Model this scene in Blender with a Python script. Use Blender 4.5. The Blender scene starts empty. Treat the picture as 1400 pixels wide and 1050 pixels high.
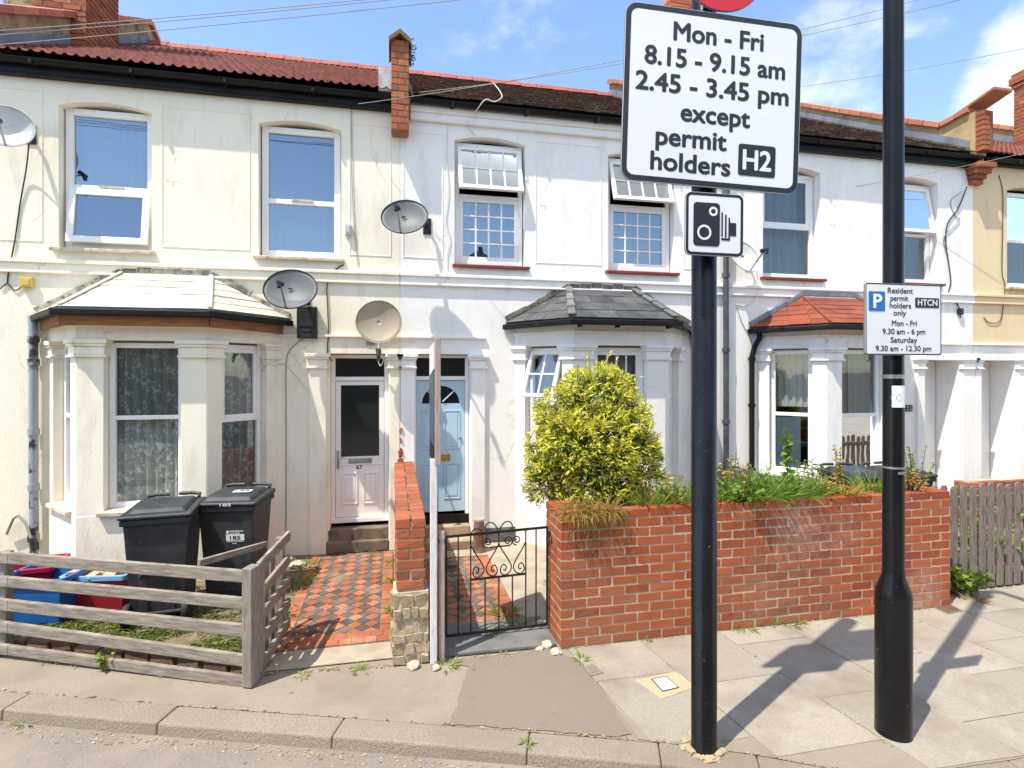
import bpy, bmesh, math, random
from mathutils import Vector, Matrix
from mathutils.geometry import tessellate_polygon
random.seed(7)
rnd = random.Random(11)
PI = math.pi
sc = bpy.context.scene
COL = sc.collection

# ------------------------------------------------------------------ camera
TH = math.radians(12.17); FPX = 755.0; HOR = 508.0; EYE = 2.2
sT, cT = math.sin(TH), math.cos(TH)
cam = bpy.data.cameras.new('camera'); camo = bpy.data.objects.new('camera', cam); COL.objects.link(camo)
cam.sensor_width = 36.0; cam.lens = FPX / 1400 * 36.0
cam.shift_y = -(525 - HOR) / 1400.0
cam.clip_end = 2000; cam.clip_start = 0.05
camo.location = (0, 0, EYE); camo.rotation_euler = (PI / 2, 0, -TH)
sc.camera = camo

# ------------------------------------------------------------------ world, sun, exposure
SUN_DIR = Vector((0.452, 0.256, -1.0)).normalized()          # the way the light travels
SUN_EL = math.asin(-SUN_DIR.z); SUN_ROT = math.atan2(-SUN_DIR.x, -SUN_DIR.y)
SKY_STRENGTH = 0.15; SUN_STRENGTH = 3.1; EXPOSURE = 1.08
w = bpy.data.worlds.new('World'); sc.world = w; w.use_nodes = True
nt = w.node_tree; nt.nodes.clear(); N = nt.nodes.new; LK = nt.links.new
out = N('ShaderNodeOutputWorld'); bg = N('ShaderNodeBackground'); sky = N('ShaderNodeTexSky')
sky.sky_type = 'NISHITA'; sky.sun_disc = False; sky.sun_elevation = SUN_EL; sky.sun_rotation = SUN_ROT
sky.air_density = 1.0; sky.dust_density = 0.35; sky.ozone_density = 1.6
bg.inputs['Strength'].default_value = SKY_STRENGTH
tc = N('ShaderNodeTexCoord')
mp = N('ShaderNodeMapping'); mp.inputs['Scale'].default_value = (1.0, 1.0, 1.8); LK(tc.outputs['Generated'], mp.inputs['Vector'])
nz = N('ShaderNodeTexNoise'); nz.inputs['Scale'].default_value = 2.6; nz.inputs['Detail'].default_value = 9; nz.inputs['Roughness'].default_value = 0.62
LK(mp.outputs['Vector'], nz.inputs['Vector'])
def math_node(op, a=None, b=None, clamp=False):
    n = N('ShaderNodeMath'); n.operation = op; n.use_clamp = clamp
    for i, v in enumerate((a, b)):
        if v is None: continue
        if isinstance(v, (int, float)): n.inputs[i].default_value = v
        else: LK(v, n.inputs[i])
    return n.outputs[0]
cover = None
def sky_dir(px, py):
    a = (px - 700) / FPX
    return Vector((cT * a + sT, -sT * a + cT, (HOR - py) / FPX)).normalized()
for (px, py, c0, c1, amt) in ((1165, 105, .984, .999, .27), (1450, 105, .990, .9985, .42), (690, 0, .985, .999, .11)):
    d = sky_dir(px, py)
    dp = N('ShaderNodeVectorMath'); dp.operation = 'DOT_PRODUCT'; LK(tc.outputs['Generated'], dp.inputs[0]); dp.inputs[1].default_value = d
    mr = N('ShaderNodeMapRange'); mr.interpolation_type = 'SMOOTHSTEP'
    mr.inputs['From Min'].default_value = c0; mr.inputs['From Max'].default_value = c1; mr.inputs['To Max'].default_value = amt
    LK(dp.outputs['Value'], mr.inputs['Value'])
    cover = mr.outputs[0] if cover is None else math_node('MAXIMUM', cover, mr.outputs[0])
for (d, c0, c1, amt) in ((Vector((.1, -.62, .78)).normalized(), .80, .955, .36), (Vector((.75, .1, .65)).normalized(), .86, .97, .22)):  # out-of-frame clouds added to whiten the ambient light and fill facade shadows
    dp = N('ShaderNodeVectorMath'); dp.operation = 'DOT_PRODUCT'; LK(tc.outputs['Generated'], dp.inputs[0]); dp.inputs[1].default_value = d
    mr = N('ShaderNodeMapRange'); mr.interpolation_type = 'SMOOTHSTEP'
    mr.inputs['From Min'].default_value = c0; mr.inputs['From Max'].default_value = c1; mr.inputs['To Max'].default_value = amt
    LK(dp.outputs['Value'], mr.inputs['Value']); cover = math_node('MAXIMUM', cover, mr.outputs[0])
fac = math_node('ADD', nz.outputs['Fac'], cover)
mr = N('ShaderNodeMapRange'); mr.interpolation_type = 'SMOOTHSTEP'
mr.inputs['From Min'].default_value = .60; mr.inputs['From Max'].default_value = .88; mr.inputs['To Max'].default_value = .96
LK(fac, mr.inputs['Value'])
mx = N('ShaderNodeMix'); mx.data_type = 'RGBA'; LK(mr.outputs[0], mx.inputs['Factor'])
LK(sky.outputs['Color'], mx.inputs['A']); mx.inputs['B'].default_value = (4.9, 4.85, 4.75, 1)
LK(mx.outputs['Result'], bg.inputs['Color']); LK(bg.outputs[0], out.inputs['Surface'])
sun = bpy.data.lights.new('sun', 'SUN'); sun.energy = SUN_STRENGTH; sun.angle = math.radians(0.53); sun.color = (1.0, .94, .82)
suno = bpy.data.objects.new('sun', sun); COL.objects.link(suno)
suno.rotation_euler = SUN_DIR.to_track_quat('-Z', 'Y').to_euler(); suno.location = (-8, -5, 20)
sc.view_settings.view_transform = 'Standard'; sc.view_settings.look = 'None'
sc.view_settings.exposure = EXPOSURE; sc.view_settings.gamma = 1.0
sc.cycles.max_bounces = 8; sc.cycles.transparent_max_bounces = 12
sc.render.film_transparent = False

# ------------------------------------------------------------------ survey: photograph bearings to places
def ray(px, py):
    a = (px - 700) / FPX
    return Vector((cT * a + sT, -sT * a + cT, (HOR - py) / FPX))
def G(px, py, z=0.0):
    r = ray(px, py); t = (z - EYE) / r.z; return Vector((r.x * t, r.y * t, z))
def V(px, py, v):
    r = ray(px, py); t = v / r.y; return Vector((r.x * t, v, EYE + r.z * t))
def D(px, py, d):
    r = ray(px, py) * d; return Vector((r.x, r.y, r.z + EYE))

# ------------------------------------------------------------------ materials
MATS = {}
def mat(name, col, rough=.8, col2=None, nscale=4.0, ndetail=6, island=0.0, bump=0.0, bscale=60.0, metal=0.0, ramp=(.4, .65),
        col3=None, n3=1.2, ramp3=(.55, .75), spec=None, stretch=(1, 1, 1), islandcols=None, trans=0.0, coat=0.0, spots=None):
    m = bpy.data.materials.new(name); m.use_nodes = True; MATS[name] = m
    t = m.node_tree; nodes = t.nodes; lk = t.links.new
    b = nodes['Principled BSDF']
    b.inputs['Roughness'].default_value = rough; b.inputs['Metallic'].default_value = metal
    if spec is not None: b.inputs['Specular IOR Level'].default_value = spec
    if coat: b.inputs['Coat Weight'].default_value = coat
    c4 = lambda c: (c[0], c[1], c[2], 1)
    b.inputs['Base Color'].default_value = c4(col)
    co = nodes.new('ShaderNodeTexCoord'); mpn = nodes.new('ShaderNodeMapping'); mpn.inputs['Scale'].default_value = stretch
    lk(co.outputs['Object'], mpn.inputs['Vector'])
    cur = None
    def mixc(fac, a, bcol, mode='MIX'):
        x = nodes.new('ShaderNodeMix'); x.data_type = 'RGBA'; x.blend_type = mode
        if isinstance(fac, float): x.inputs['Factor'].default_value = fac
        else: lk(fac, x.inputs['Factor'])
        for k, vv in (('A', a), ('B', bcol)):
            if isinstance(vv, tuple): x.inputs[k].default_value = c4(vv)
            else: lk(vv, x.inputs[k])
        return x.outputs['Result']
    def noise(scale, detail=6, lo=.4, hi=.65):
        n = nodes.new('ShaderNodeTexNoise'); n.inputs['Scale'].default_value = scale; n.inputs['Detail'].default_value = detail; n.inputs['Roughness'].default_value = .6
        lk(mpn.outputs['Vector'], n.inputs['Vector'])
        r = nodes.new('ShaderNodeMapRange'); r.inputs['From Min'].default_value = lo; r.inputs['From Max'].default_value = hi
        lk(n.outputs['Fac'], r.inputs['Value']); return r.outputs[0]
    base = tuple(col)
    if islandcols:
        g = nodes.new('ShaderNodeNewGeometry'); cr = nodes.new('ShaderNodeValToRGB'); cr.color_ramp.interpolation = 'LINEAR'
        el = cr.color_ramp.elements
        while len(el) < len(islandcols): el.new(.5)
        for i, c in enumerate(islandcols):
            el[i].position = i / (len(islandcols) - 1); el[i].color = c4(c)
        lk(g.outputs['Random Per Island'], cr.inputs['Fac']); base = cr.outputs['Color']
    if col2: base = mixc(noise(nscale, ndetail, *ramp), base, tuple(col2))
    if col3: base = mixc(noise(n3, 4, *ramp3), base, tuple(col3))
    for (p, rad, c, amt) in (spots or ()):
        vm = nodes.new('ShaderNodeVectorMath'); vm.operation = 'DISTANCE'; lk(co.outputs['Object'], vm.inputs[0]); vm.inputs[1].default_value = p
        r = nodes.new('ShaderNodeMapRange'); r.inputs['From Min'].default_value = rad; r.inputs['From Max'].default_value = 0.0
        r.inputs['To Min'].default_value = 0; r.inputs['To Max'].default_value = amt; lk(vm.outputs['Value'], r.inputs['Value'])
        ml = nodes.new('ShaderNodeMath'); ml.operation = 'MULTIPLY'; ml.use_clamp = True
        lk(r.outputs[0], ml.inputs[0]); lk(noise(14, 6, .3, .7), ml.inputs[1])
        base = mixc(ml.outputs[0], base, tuple(c))
    if island:
        g = nodes.new('ShaderNodeNewGeometry'); r = nodes.new('ShaderNodeMapRange')
        r.inputs['To Min'].default_value = 1 - island; r.inputs['To Max'].default_value = 1 + island
        lk(g.outputs['Random Per Island'], r.inputs['Value'])
        h = nodes.new('ShaderNodeHueSaturation'); lk(r.outputs[0], h.inputs['Value'])
        if isinstance(base, tuple): h.inputs['Color'].default_value = c4(base)
        else: lk(base, h.inputs['Color'])
        base = h.outputs['Color']
    if not isinstance(base, tuple): lk(base, b.inputs['Base Color'])
    if bump:
        n = nodes.new('ShaderNodeTexNoise'); n.inputs['Scale'].default_value = bscale; n.inputs['Detail'].default_value = 8; n.inputs['Roughness'].default_value = .65
        lk(mpn.outputs['Vector'], n.inputs['Vector'])
        bp = nodes.new('ShaderNodeBump'); bp.inputs['Strength'].default_value = bump; bp.inputs['Distance'].default_value = .02
        lk(n.outputs['Fac'], bp.inputs['Height']); lk(bp.outputs['Normal'], b.inputs['Normal'])
    if trans:
        tr = nodes.new('ShaderNodeBsdfTranslucent'); ms = nodes.new('ShaderNodeMixShader'); ms.inputs[0].default_value = trans
        if isinstance(base, tuple): tr.inputs['Color'].default_value = c4(base)
        else: lk(base, tr.inputs['Color'])
        lk(b.outputs[0], ms.inputs[1]); lk(tr.outputs[0], ms.inputs[2]); lk(ms.outputs[0], nodes['Material Output'].inputs['Surface'])
    return m
def stucco(name, col, stain, amt=.5):
    m = mat(name, col, .86, col2=tuple(c * .955 for c in col), nscale=1.7, bump=.26, bscale=34, col3=stain, n3=2.6, ramp3=(.52, .52 + amt * .75), stretch=(1.9, 1, .5), spec=.25)
    t = m.node_tree; n = t.nodes; b = n['Principled BSDF']; src = b.inputs['Base Color'].links[0].from_socket
    co = n.new('ShaderNodeTexCoord')
    # hairline cracks: sparse edges of a warped cell pattern
    wn = n.new('ShaderNodeTexNoise'); wn.inputs['Scale'].default_value = 3; wn.inputs['Detail'].default_value = 5; t.links.new(co.outputs['Object'], wn.inputs['Vector'])
    ad = n.new('ShaderNodeVectorMath'); ad.operation = 'MULTIPLY_ADD'; t.links.new(wn.outputs['Color'], ad.inputs[0]); ad.inputs[1].default_value = (.5, .5, .5); t.links.new(co.outputs['Object'], ad.inputs[2])
    v = n.new('ShaderNodeTexVoronoi'); v.feature = 'DISTANCE_TO_EDGE'; v.inputs['Scale'].default_value = .75; t.links.new(ad.outputs[0], v.inputs['Vector'])
    r = n.new('ShaderNodeMapRange'); r.inputs['From Min'].default_value = .0045; r.inputs['From Max'].default_value = .0015; t.links.new(v.outputs['Distance'], r.inputs['Value'])
    g = n.new('ShaderNodeTexNoise'); g.inputs['Scale'].default_value = 1.1; t.links.new(co.outputs['Object'], g.inputs['Vector'])
    r2 = n.new('ShaderNodeMapRange'); r2.inputs['From Min'].default_value = .52; r2.inputs['From Max'].default_value = .60; r2.inputs['To Max'].default_value = .45; t.links.new(g.outputs['Fac'], r2.inputs['Value'])
    mu = n.new('ShaderNodeMath'); mu.operation = 'MULTIPLY'; t.links.new(r.outputs[0], mu.inputs[0]); t.links.new(r2.outputs[0], mu.inputs[1])
    x = n.new('ShaderNodeMix'); x.data_type = 'RGBA'; t.links.new(mu.outputs[0], x.inputs['Factor']); t.links.new(src, x.inputs['A']); x.inputs['B'].default_value = (.30, .27, .22, 1)
    # flaked and patched spots with hard edges
    p = n.new('ShaderNodeTexNoise'); p.inputs['Scale'].default_value = 7; p.inputs['Detail'].default_value = 7; p.inputs['Roughness'].default_value = .7; t.links.new(co.outputs['Object'], p.inputs['Vector'])
    r3 = n.new('ShaderNodeMapRange'); r3.inputs['From Min'].default_value = .70; r3.inputs['From Max'].default_value = .73; r3.inputs['To Max'].default_value = .35; t.links.new(p.outputs['Fac'], r3.inputs['Value'])
    y = n.new('ShaderNodeMix'); y.data_type = 'RGBA'; t.links.new(r3.outputs[0], y.inputs['Factor']); t.links.new(x.outputs['Result'], y.inputs['A']); y.inputs['B'].default_value = (*stain, 1)
    t.links.new(y.outputs['Result'], b.inputs['Base Color']); return m
cream = stucco('cream_render', (.91, .855, .70), (.66, .58, .45), .5)
white = stucco('white_render', (.92, .89, .84), (.70, .67, .62), .5)
yellow = stucco('yellow_render', (.78, .62, .38), (.64, .48, .28), .5)
upvc = mat('white_plastic_frame', (.88, .865, .83), .35)
tan_paint = mat('weathered_cream_sill', (.62, .55, .42), .85, col2=(.35, .27, .18), nscale=12, ramp=(.5, .7), bump=.3)
red_sill = mat('red_tile_sill', (.24, .045, .03), .6, col2=(.16, .035, .03), nscale=9, bump=.2)
stone_sill = mat('worn_terracotta_sill', (.55, .38, .28), .85, col2=(.68, .6, .5), nscale=14, bump=.3)
black_paint = mat('black_paint', (.008, .008, .009), .5, col2=(.014, .014, .015), nscale=5, bump=.05, bscale=20, spec=.2)
black_gutter = mat('black_plastic_gutter', (.009, .009, .010), .5, col2=(.05, .05, .05), nscale=6, ramp=(.6, .85), bump=.1, spec=.2)
gloss_black = mat('glossy_black_post_paint', (.006, .006, .007), .27, col2=(.010, .010, .012), nscale=3, bump=.08, bscale=14, spec=.30, col3=(.10, .10, .098), n3=38, ramp3=(.70, .73))
grey_paint_pipe = mat('grey_weathered_downpipe', (.30, .33, .36), .6, col2=(.03, .03, .03), nscale=6, ramp=(.5, .58), bump=.2)
dark_pipe = mat('dark_grey_downpipe', (.05, .055, .07), .45, col2=(.09, .095, .11), nscale=5)
brown_wood = mat('bare_brown_wood', (.34, .14, .045), .8, col2=(.20, .08, .03), nscale=6, stretch=(1, 1, 6), bump=.3)
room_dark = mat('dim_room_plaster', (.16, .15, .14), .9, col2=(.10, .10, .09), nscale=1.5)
lead = mat('lead_flashing', (.22, .24, .27), .55, col2=(.14, .15, .18), nscale=4, bump=.2, bscale=10)
felt_white = mat('pale_painted_slates', (.64, .61, .50), .8, col2=(.50, .47, .38), nscale=3, island=.05, bump=.25, bscale=30, col3=(.42, .39, .31), n3=5, ramp3=(.6, .75))
slate = mat('grey_slate_tiles', (.085, .088, .092), .6, col2=(.05, .052, .055), nscale=5, island=.28, bump=.25, bscale=40, col3=(.20, .20, .18), n3=7, ramp3=(.6, .78))
hip_tile = mat('grey_hip_tiles', (.17, .17, .17), .7, col2=(.10, .10, .10), nscale=8, island=.15, bump=.25)
red_tile = mat('new_red_tiles', (.25, .058, .028), .8, col2=(.18, .045, .026), nscale=4, island=.22, bump=.2)
pantile = mat('red_pantiles', (.225, .050, .028), .8, col2=(.10, .028, .019), nscale=7, ramp=(.42, .62), bump=.2, col3=(.30, .10, .06), n3=20, ramp3=(.62, .72))
brown_tile = mat('mossy_brown_tiles', (.115, .055, .034), .9, col2=(.05, .03, .022), nscale=8, island=.45, bump=.4, col3=(.22, .17, .11), n3=20, ramp3=(.56, .68))
red_ridge = mat('red_ridge_tiles', (.36, .085, .05), .75, col2=(.26, .07, .05), nscale=6, island=.15, bump=.2)
coping_tile = mat('terracotta_coping', (.50, .17, .085), .8, col2=(.40, .18, .11), nscale=6, island=.3, bump=.2)
buff_brick = mat('buff_weathered_stone', (.40, .30, .16), .9, col2=(.22, .16, .08), nscale=7, bump=.5, bscale=25, col3=(.12, .09, .05), n3=3.5, ramp3=(.55, .7))
BR = ((0.335, 0.070, 0.021), (0.381, 0.095, 0.028), (0.409, 0.101, 0.030), (0.251, 0.050, 0.019), (0.353, 0.077, 0.024), (0.400, 0.117, 0.048), (0.298, 0.059, 0.019), (0.372, 0.088, 0.026))
brick = mat('orange_red_brick', (.4, .1, .04), .88, islandcols=BR, col2=(.46, .19, .09), nscale=22, ramp=(.62, .9), bump=.45, bscale=90,
            spots=(((2.15, -.12, .80), .36, (.60, .46, .38), .7), ((2.6, -.12, .72), .30, (.54, .38, .30), .4), ((3.5, -.12, .12), .3, (.55, .45, .4), .8), ((1.9, -.12, .03), .9, (.30, .2, .12), .8), ((.3, -.12, .03), .9, (.30, .18, .10), .7)))
brick2 = mat('old_orange_brick', (.4, .1, .04), .9, islandcols=((.32, .075, .03), (.42, .12, .05), (.36, .10, .04), (.27, .08, .04), (.44, .16, .075)), col2=(.20, .12, .07), nscale=16, ramp=(.5, .75), bump=.5, bscale=80)
mortar = mat('pale_mortar', (.58, .47, .35), .95, col2=(.40, .33, .25), nscale=25, bump=.4, bscale=120)
mortar_dark = mat('dark_mortar', (.26, .21, .16), .95, col2=(.18, .15, .12), nscale=25, bump=.4, bscale=120)
rubble = mat('rubble_stone', (.42, .35, .22), .9, islandcols=((.44, .36, .24), (.36, .29, .15), (.48, .38, .30), (.34, .30, .18), (.45, .33, .26)), col2=(.25, .20, .11), nscale=18, ramp=(.5, .75), bump=.7, bscale=40)
fence_wood = mat('weathered_grey_timber', (.31, .262, .21), .9, col2=(.15, .122, .095), nscale=7, stretch=(1, 1, 9), ramp=(.4, .7), island=.12, bump=.45, bscale=30, col3=(.40, .37, .32), n3=5, ramp3=(.5, .75))
post_wood = mat('weathered_grey_post_timber', (.29, .25, .21), .9, col2=(.15, .125, .10), nscale=9, stretch=(9, 9, 1), ramp=(.4, .7), bump=.45, bscale=30, col3=(.38, .35, .31), n3=5, ramp3=(.5, .75))
picket_wood = mat('grey_brown_picket_timber', (.25, .205, .175), .9, col2=(.13, .105, .09), nscale=9, stretch=(9, 9, 1), island=.2, bump=.4, bscale=30, col3=(.34, .31, .29), n3=6, ramp3=(.55, .75))
white_post = mat('white_painted_timber', (.78, .76, .76), .7, col2=(.62, .58, .56), nscale=8, stretch=(6, 6, 1), bump=.2)
pink_wood = mat('sawn_pinkish_timber', (.46, .36, .32), .85, col2=(.33, .25, .22), nscale=10, stretch=(8, 8, 1), bump=.3)
board_blue = mat('blue_board_face', (.07, .12, .15), .5, col2=(.04, .06, .075), nscale=2)
steel = mat('galvanised_steel', (.42, .43, .44), .4, metal=.7, col2=(.3, .3, .3), nscale=9)
dish_grey = mat('grey_dish_mesh', (.105, .112, .12), .5, col2=(.15, .155, .16), nscale=2.5, spec=.3)
dish_white = mat('pale_dish', (.62, .62, .60), .5, col2=(.50, .50, .47), nscale=4)
dish_tan = mat('tan_dish', (.40, .34, .24), .55, col2=(.33, .28, .2), nscale=3)
black_plastic = mat('black_plastic', (.012, .012, .013), .4)
bin_plastic = mat('charcoal_bin_plastic', (.028, .031, .035), .5, col2=(.05, .053, .056), nscale=5, bump=.1, bscale=120, col3=(.15, .145, .13), n3=19, ramp3=(.64, .80), spec=.35)
rubber = mat('black_rubber', (.012, .012, .012), .7)
red_plastic = mat('red_plastic_box', (.36, .012, .035), .45, col2=(.30, .012, .03), nscale=5)
blue_plastic = mat('blue_plastic_box', (.012, .13, .42), .45, col2=(.012, .1, .36), nscale=5)
pale_blue_plastic = mat('pale_blue_plastic', (.18, .38, .68), .45)
card = mat('cardboard', (.52, .30, .14), .9, col2=(.62, .42, .25), nscale=6)
white_plain = mat('white_print', (.82, .82, .82), .5)
sign_white = mat('white_sign_face', (.80, .81, .83), .35, col2=(.74, .75, .78), nscale=1.6)
sign_black = mat('black_sign_print', (.016, .018, .026), .4)
sign_red = mat('red_sign_face', (.62, .008, .035), .35)
sign_blue = mat('blue_sign_print', (.015, .15, .52), .4)
alu = mat('grey_sign_back', (.20, .21, .22), .5, metal=.3)
door_white = mat('white_door', (.86, .84, .79), .4)
door_blue = mat('pale_blue_door_paint', (.46, .62, .72), .42, col2=(.42, .585, .69), nscale=3)
brass = mat('brass', (.52, .36, .07), .35, metal=.8)
dark_glass = mat('obscured_dark_glass', (.018, .022, .022), .12, spec=.5)
path_red = mat('red_quarry_tiles', (.39, .115, .05), .8, col2=(.31, .12, .07), nscale=10, island=.25, bump=.25, bscale=40, col3=(.34, .22, .14), n3=4, ramp3=(.5, .72))
path_black = mat('black_quarry_tiles', (.085, .076, .07), .75, col2=(.13, .118, .10), nscale=9, island=.35, bump=.25, bscale=40, col3=(.24, .20, .155), n3=4, ramp3=(.5, .75))
grout = mat('sandy_grout', (.30, .26, .20), .95, col2=(.2, .18, .13), nscale=20, bump=.4)
def gritty(name, a, b2, c3, grain=140, island=0.0, bump=.35):
    m = mat(name, a, .93, col2=b2, nscale=grain, ndetail=3, ramp=(.38, .68), col3=c3, n3=1.7, ramp3=(.46, .70), bump=bump, bscale=grain * .7, island=island, spec=.2)
    t = m.node_tree; n = t.nodes; b = n['Principled BSDF']; src = b.inputs['Base Color'].links[0].from_socket; co = n.new('ShaderNodeTexCoord')
    def layer(sock, scale, f0, f1, amt, col, kind='VOR'):
        if kind == 'VOR':
            q = n.new('ShaderNodeTexVoronoi'); q.inputs['Scale'].default_value = scale; o = q.outputs['Distance']
        else:
            q = n.new('ShaderNodeTexNoise'); q.inputs['Scale'].default_value = scale; q.inputs['Detail'].default_value = 8; q.inputs['Roughness'].default_value = .72; o = q.outputs['Fac']
        t.links.new(co.outputs['Object'], q.inputs['Vector'])
        r = n.new('ShaderNodeMapRange'); r.inputs['From Min'].default_value = f0; r.inputs['From Max'].default_value = f1; r.inputs['To Max'].default_value = amt; t.links.new(o, r.inputs['Value'])
        x = n.new('ShaderNodeMix'); x.data_type = 'RGBA'; t.links.new(r.outputs[0], x.inputs['Factor']); t.links.new(sock, x.inputs['A']); x.inputs['B'].default_value = (*col, 1); return x.outputs['Result']
    k = layer(src, 2.3, .048, .038, .55, tuple(c * .45 for c in a))          # trodden gum
    k = layer(k, 5.5, .58, .68, .40, tuple(c * .6 for c in a), 'N')          # blotchy stains
    k = layer(k, 9.0, .66, .70, .45, tuple(min(c * 1.35, .8) for c in a), 'N')    # worn pale flecks
    t.links.new(k, b.inputs['Base Color']); return m
road_mat = gritty('worn_asphalt', (0.268, 0.232, 0.193), (0.173, 0.149, 0.128), (0.305, 0.262, 0.208))
pave_mat = gritty('worn_concrete_paving', (0.330, 0.283, 0.219), (0.232, 0.195, 0.153), (0.237, 0.201, 0.153))
patch_mat = gritty('asphalt_patch', (0.263, 0.222, 0.179), (0.168, 0.141, 0.114), (0.210, 0.177, 0.140))
slab_mat = gritty('concrete_flags', (0.358, 0.321, 0.263), (0.286, 0.252, 0.206), (0.241, 0.206, 0.161), grain=90, island=.10, bump=.25)
kerb_mat = gritty('granite_kerb', (0.330, 0.283, 0.219), (0.210, 0.175, 0.138), (0.247, 0.206, 0.158), grain=110, island=.08, bump=.6)
joint_mat = mat('sandy_joints', (.31, .25, .17), .95, col2=(.20, .17, .10), nscale=6, bump=.4)
soil = mat('dry_soil', (.17, .125, .075), .95, col2=(.25, .20, .13), nscale=9, bump=.8, bscale=25, col3=(.10, .085, .05), n3=4)
concrete = mat('cracked_concrete', (.42, .36, .28), .95, col2=(.32, .27, .2), nscale=5, bump=.4, bscale=40)
slate_step = mat('dark_slate_step', (.17, .17, .165), .8, col2=(.11, .11, .11), nscale=5, bump=.25, bscale=30)
iron = mat('black_wrought_iron', (.012, .012, .013), .5)
LEAF = lambda n, cols, tr=.25: mat(n, cols[0], .55, islandcols=cols, trans=tr, spec=.3)
leaf_gold = LEAF('golden_leaves', ((.78, .72, .07), (.62, .62, .055), (.84, .78, .18), (.46, .50, .045), (.80, .73, .10), (.70, .67, .06)), .33)
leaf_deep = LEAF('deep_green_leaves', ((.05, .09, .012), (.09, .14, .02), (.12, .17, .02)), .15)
leaf_green = LEAF('bright_green_leaves', ((.15, .28, .035), (.09, .19, .025), (.22, .34, .045), (.17, .26, .04), (.26, .36, .06)))
leaf_lime = LEAF('lime_green_leaves', ((.20, .30, .03), (.13, .22, .025), (.28, .36, .05)))
leaf_straw = LEAF('straw_brown_leaves', ((.34, .21, .05), (.42, .26, .07), (.25, .17, .045), (.38, .30, .06)))
leaf_yellow = LEAF('yellow_flowering_leaves', ((.42, .34, .05), (.50, .38, .06), (.26, .25, .04), (.48, .30, .07)))
grass_mat = LEAF('grass_blades', ((.085, .145, .02), (.055, .10, .016), (.12, .17, .025), (.22, .19, .06), (.08, .14, .018)))
stem_mat = mat('brown_stem', (.12, .09, .04), .8)
red_flower = mat('red_petals', (.5, .02, .02), .6)
def glass_mat(name, refl, tint=(.9, .93, .93), gcol=(.92, .96, 1)):
    m = bpy.data.materials.new(name); m.use_nodes = True; t = m.node_tree; t.nodes.clear()
    o = t.nodes.new('ShaderNodeOutputMaterial'); a = t.nodes.new('ShaderNodeBsdfTransparent'); g = t.nodes.new('ShaderNodeBsdfGlossy')
    a.inputs['Color'].default_value = (*tint, 1); g.inputs['Roughness'].default_value = .015; g.inputs['Color'].default_value = (*gcol, 1)
    f = t.nodes.new('ShaderNodeFresnel'); f.inputs['IOR'].default_value = 1.5
    mr = t.nodes.new('ShaderNodeMapRange'); mr.inputs['From Min'].default_value = .04; mr.inputs['From Max'].default_value = 1; mr.inputs['To Min'].default_value = refl; mr.inputs['To Max'].default_value = 1
    x = t.nodes.new('ShaderNodeMixShader')
    nn = t.nodes.new('ShaderNodeTexNoise'); nn.inputs['Scale'].default_value = 1.6; bp = t.nodes.new('ShaderNodeBump'); bp.inputs['Strength'].default_value = .035; bp.inputs['Distance'].default_value = .1
    co = t.nodes.new('ShaderNodeTexCoord'); t.links.new(co.outputs['Object'], nn.inputs['Vector']); t.links.new(nn.outputs['Fac'], bp.inputs['Height']); t.links.new(bp.outputs['Normal'], g.inputs['Normal'])
    t.links.new(f.outputs[0], mr.inputs['Value']); t.links.new(mr.outputs[0], x.inputs[0]); t.links.new(a.outputs[0], x.inputs[1]); t.links.new(g.outputs[0], x.inputs[2]); t.links.new(x.outputs[0], o.inputs['Surface'])
    return m
glass = glass_mat('window_glass', .10)
glass_coated = glass_mat('coated_window_glass', .31, (.55, .6, .62), (.80, .88, .95))
def lace_mat(name, col):
    m = bpy.data.materials.new(name); m.use_nodes = True; t = m.node_tree; n = t.nodes; b = n['Principled BSDF']; b.inputs['Roughness'].default_value = .9
    b.inputs['Base Color'].default_value = (*col, 1); co = n.new('ShaderNodeTexCoord')
    def ns(scale, lo, hi, detail):
        q = n.new('ShaderNodeTexNoise'); q.inputs['Scale'].default_value = scale; q.inputs['Detail'].default_value = detail; q.inputs['Distortion'].default_value = .6; t.links.new(co.outputs['Object'], q.inputs['Vector'])
        r = n.new('ShaderNodeMapRange'); r.inputs['From Min'].default_value = lo; r.inputs['From Max'].default_value = hi; t.links.new(q.outputs['Fac'], r.inputs['Value']); return r.outputs[0]
    mu = n.new('ShaderNodeMath'); mu.operation = 'MULTIPLY'; t.links.new(ns(24, .50, .56, 3), mu.inputs[0]); t.links.new(ns(8, .44, .52, 1), mu.inputs[1])
    r3 = n.new('ShaderNodeMapRange'); r3.inputs['To Min'].default_value = .52; r3.inputs['To Max'].default_value = .97; t.links.new(mu.outputs[0], r3.inputs['Value'])
    tr = n.new('ShaderNodeBsdfTransparent'); mx_ = n.new('ShaderNodeMixShader'); t.links.new(r3.outputs[0], mx_.inputs[0]); t.links.new(tr.outputs[0], mx_.inputs[1]); t.links.new(b.outputs[0], mx_.inputs[2])
    t.links.new(mx_.outputs[0], n['Material Output'].inputs['Surface']); return m
lace = lace_mat('floral_net_curtain', (.66, .70, .63))
curtain_grey = mat('grey_curtain', (.42, .45, .46), .9, trans=.3)
curtain_white = mat('white_net_curtain', (.55, .58, .55), .9, trans=.3)
curtain_brown = mat('brown_blind', (.26, .17, .10), .9)
frosted = mat('frosted_film', (.50, .60, .55), .5)

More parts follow.
